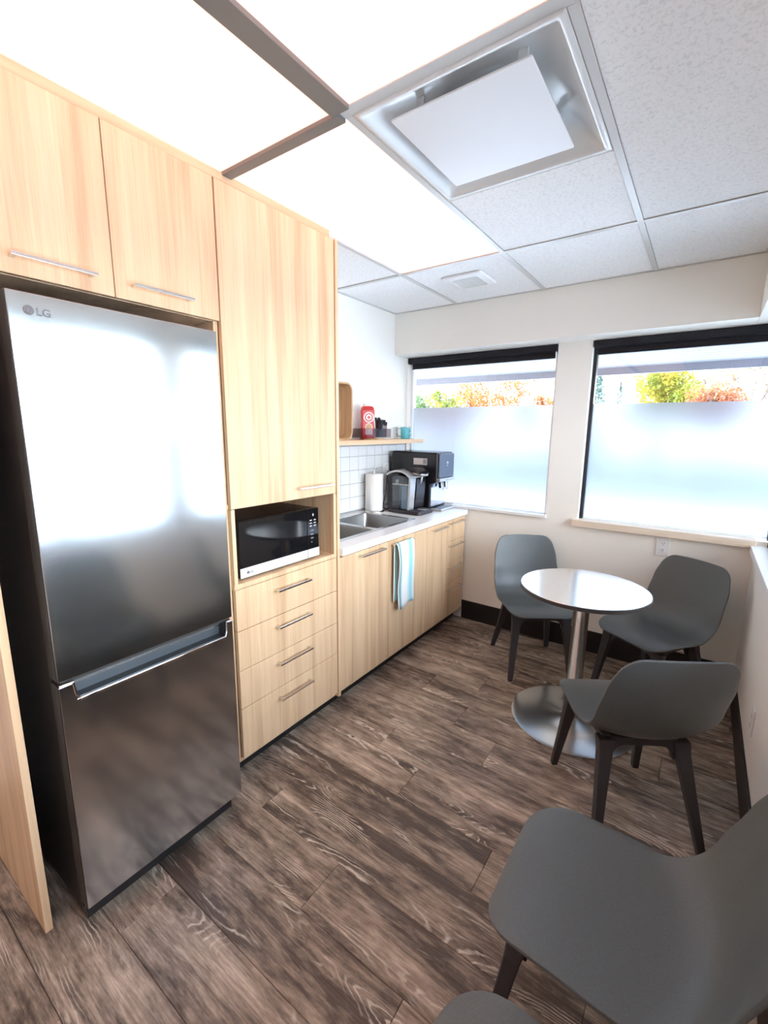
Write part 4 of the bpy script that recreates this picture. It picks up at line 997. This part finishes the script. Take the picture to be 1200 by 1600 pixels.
def tree(name, label, x, y, zc, rx, rz, leaf, n, lsz, seed, trunk=0.13, conifer=False, fill=1.0):
    R = random.Random(seed)
    t = thing(name, label, 'tree', (x, y, -0.15), 'trees beyond the lot')
    m = MB(); m.tube([(x, y, -0.15), (x + R.uniform(-.1, .1), y, zc * 0.5), (x, y, zc)], [trunk, trunk * 0.75, trunk * 0.4], 8); m.done('trunk', 'bark', t, smooth=True)
    tips = []
    if not conifer:
        for k in range(15):
            a = R.uniform(0, 2 * PI); e = R.uniform(-0.2, 0.95); q = R.uniform(0.6, 1.0)
            p = Vector((x + rx * q * math.cos(a) * math.cos(e), y + rx * q * math.sin(a) * math.cos(e), zc + rz * q * math.sin(e)))
            mid = Vector((x, y, zc - rz * 0.6)).lerp(p, 0.5) + Vector((0, 0, 0.15))
            MB().tube([(x, y, zc - rz * 0.6), mid, p], [trunk * 0.35, trunk * 0.2, trunk * 0.06], 5).done('branch', 'bark', t); tips.append((mid, p))
            for j in range(3):
                w_ = p + Vector((R.uniform(-1, 1), R.uniform(-1, 1), R.uniform(-.3, 1))) * rx * 0.35
                tips.append((p, w_))
    V, F = [], []
    blobs = [(Vector((x + rx * 0.75 * R.uniform(-1, 1), y + rx * 0.75 * R.uniform(-1, 1), zc + rz * 0.75 * R.uniform(-1, 1))), R.uniform(0.25, 0.5) * rx) for _ in range(26)]
    for k in range(n):
        if conifer:
            h_ = R.random() ** 1.4; rad = rx * (1 - h_) * (0.55 + 0.45 * math.sin(h_ * 40) ** 2); a = R.uniform(0, 2 * PI); q = R.uniform(0.3, 1) ** 0.5
            c = Vector((x + rad * q * math.cos(a), y + rad * q * math.sin(a), 0.4 + h_ * (zc + rz - 0.4)))
        elif fill < 0.5:
            A, B = R.choice(tips); c = A.lerp(B, R.random()) + Vector((R.gauss(0, .1), R.gauss(0, .1), R.gauss(0, .1)))
        else:
            b_, br = R.choice(blobs); d = Vector((R.gauss(0, 1), R.gauss(0, 1), R.gauss(0, 1))).normalized(); c = b_ + d * br * R.uniform(0.6, 1)
        s = lsz * R.uniform(0.6, 1.3); ax = Vector((R.gauss(0, 1), R.gauss(0, 1), R.gauss(0, 1))).normalized(); bx2 = ax.cross(Vector((0.3, 0.2, 1))).normalized()
        i = len(V); V += [c - ax * s, c + bx2 * s * 0.6, c + ax * s, c - bx2 * s * 0.6]; F.append((i, i + 1, i + 2, i + 3))
    me = bpy.data.meshes.new('foliage'); me.from_pydata([tuple(v) for v in V], [], F); me.materials.append(M[leaf])
    o = bpy.data.objects.new('foliage', me); o['kind'] = 'stuff'; link(o, t)
# name, label, x, top height and half width as they stand at 20 m, then the true distance
TREES = [('evergreen_tree', 'dark green tree at the left edge of the narrow window', -10.9, 3.45, 1.2, 1.6, 27, 'leaf_green', 9000, 0.08, {}),
 ('bush_tree', 'yellow-green tree beside the dark tree in the narrow window', -9.2, 3.25, 0.75, 1.0, 15, 'leaf_yellow', 4500, 0.05, {}),
 ('maple_tree', 'large orange autumn tree filling the middle of the narrow window', -7.0, 3.75, 1.75, 1.8, 21, 'leaf_orange', 13000, 0.065, {}),
 ('small_tree', 'low orange tree at the right edge of the narrow window', -4.0, 2.95, 0.7, 0.9, 17, 'leaf_orange', 3500, 0.05, {}),
 ('conifer_tree', 'pale bluish conifer at the left edge of the wide window', -2.25, 3.75, 0.75, 1.6, 24, 'leaf_conifer', 5000, 0.06, dict(conifer=True)),
 ('conifer_tree', 'small thin bluish conifer right of the taller one in the wide window', -1.45, 3.15, 0.5, 1.2, 29, 'leaf_conifer', 3000, 0.05, dict(conifer=True)),
 ('birch_tree', 'big yellow-green autumn tree in the middle of the wide window', 0.15, 3.75, 1.25, 1.5, 19, 'leaf_yellow', 12000, 0.065, {}),
 ('cherry_tree', 'low rust-red tree in front of the bare branches in the wide window', 1.6, 3.0, 0.75, 0.8, 14.5, 'leaf_red', 5000, 0.05, {}),
 ('bare_tree', 'thin nearly bare tree with sparse leaves at the right of the wide window', 2.5, 3.9, 1.6, 1.8, 26, 'leaf_bare', 2600, 0.07, dict(fill=0.2))]
for i, (nm, lab, x, top, hw, hh, D, leaf, n, ls, kw) in enumerate(TREES):
    k = D / 20.0; X = 1.49 + (x - 1.49) * k; TZ = 1.52 + (top - 1.52) * k
    tree(nm, lab, X, D, TZ - hh * k * 0.72, hw * k * 1.15, hh * k, leaf, n, ls, i + 1, trunk=0.12, **kw)
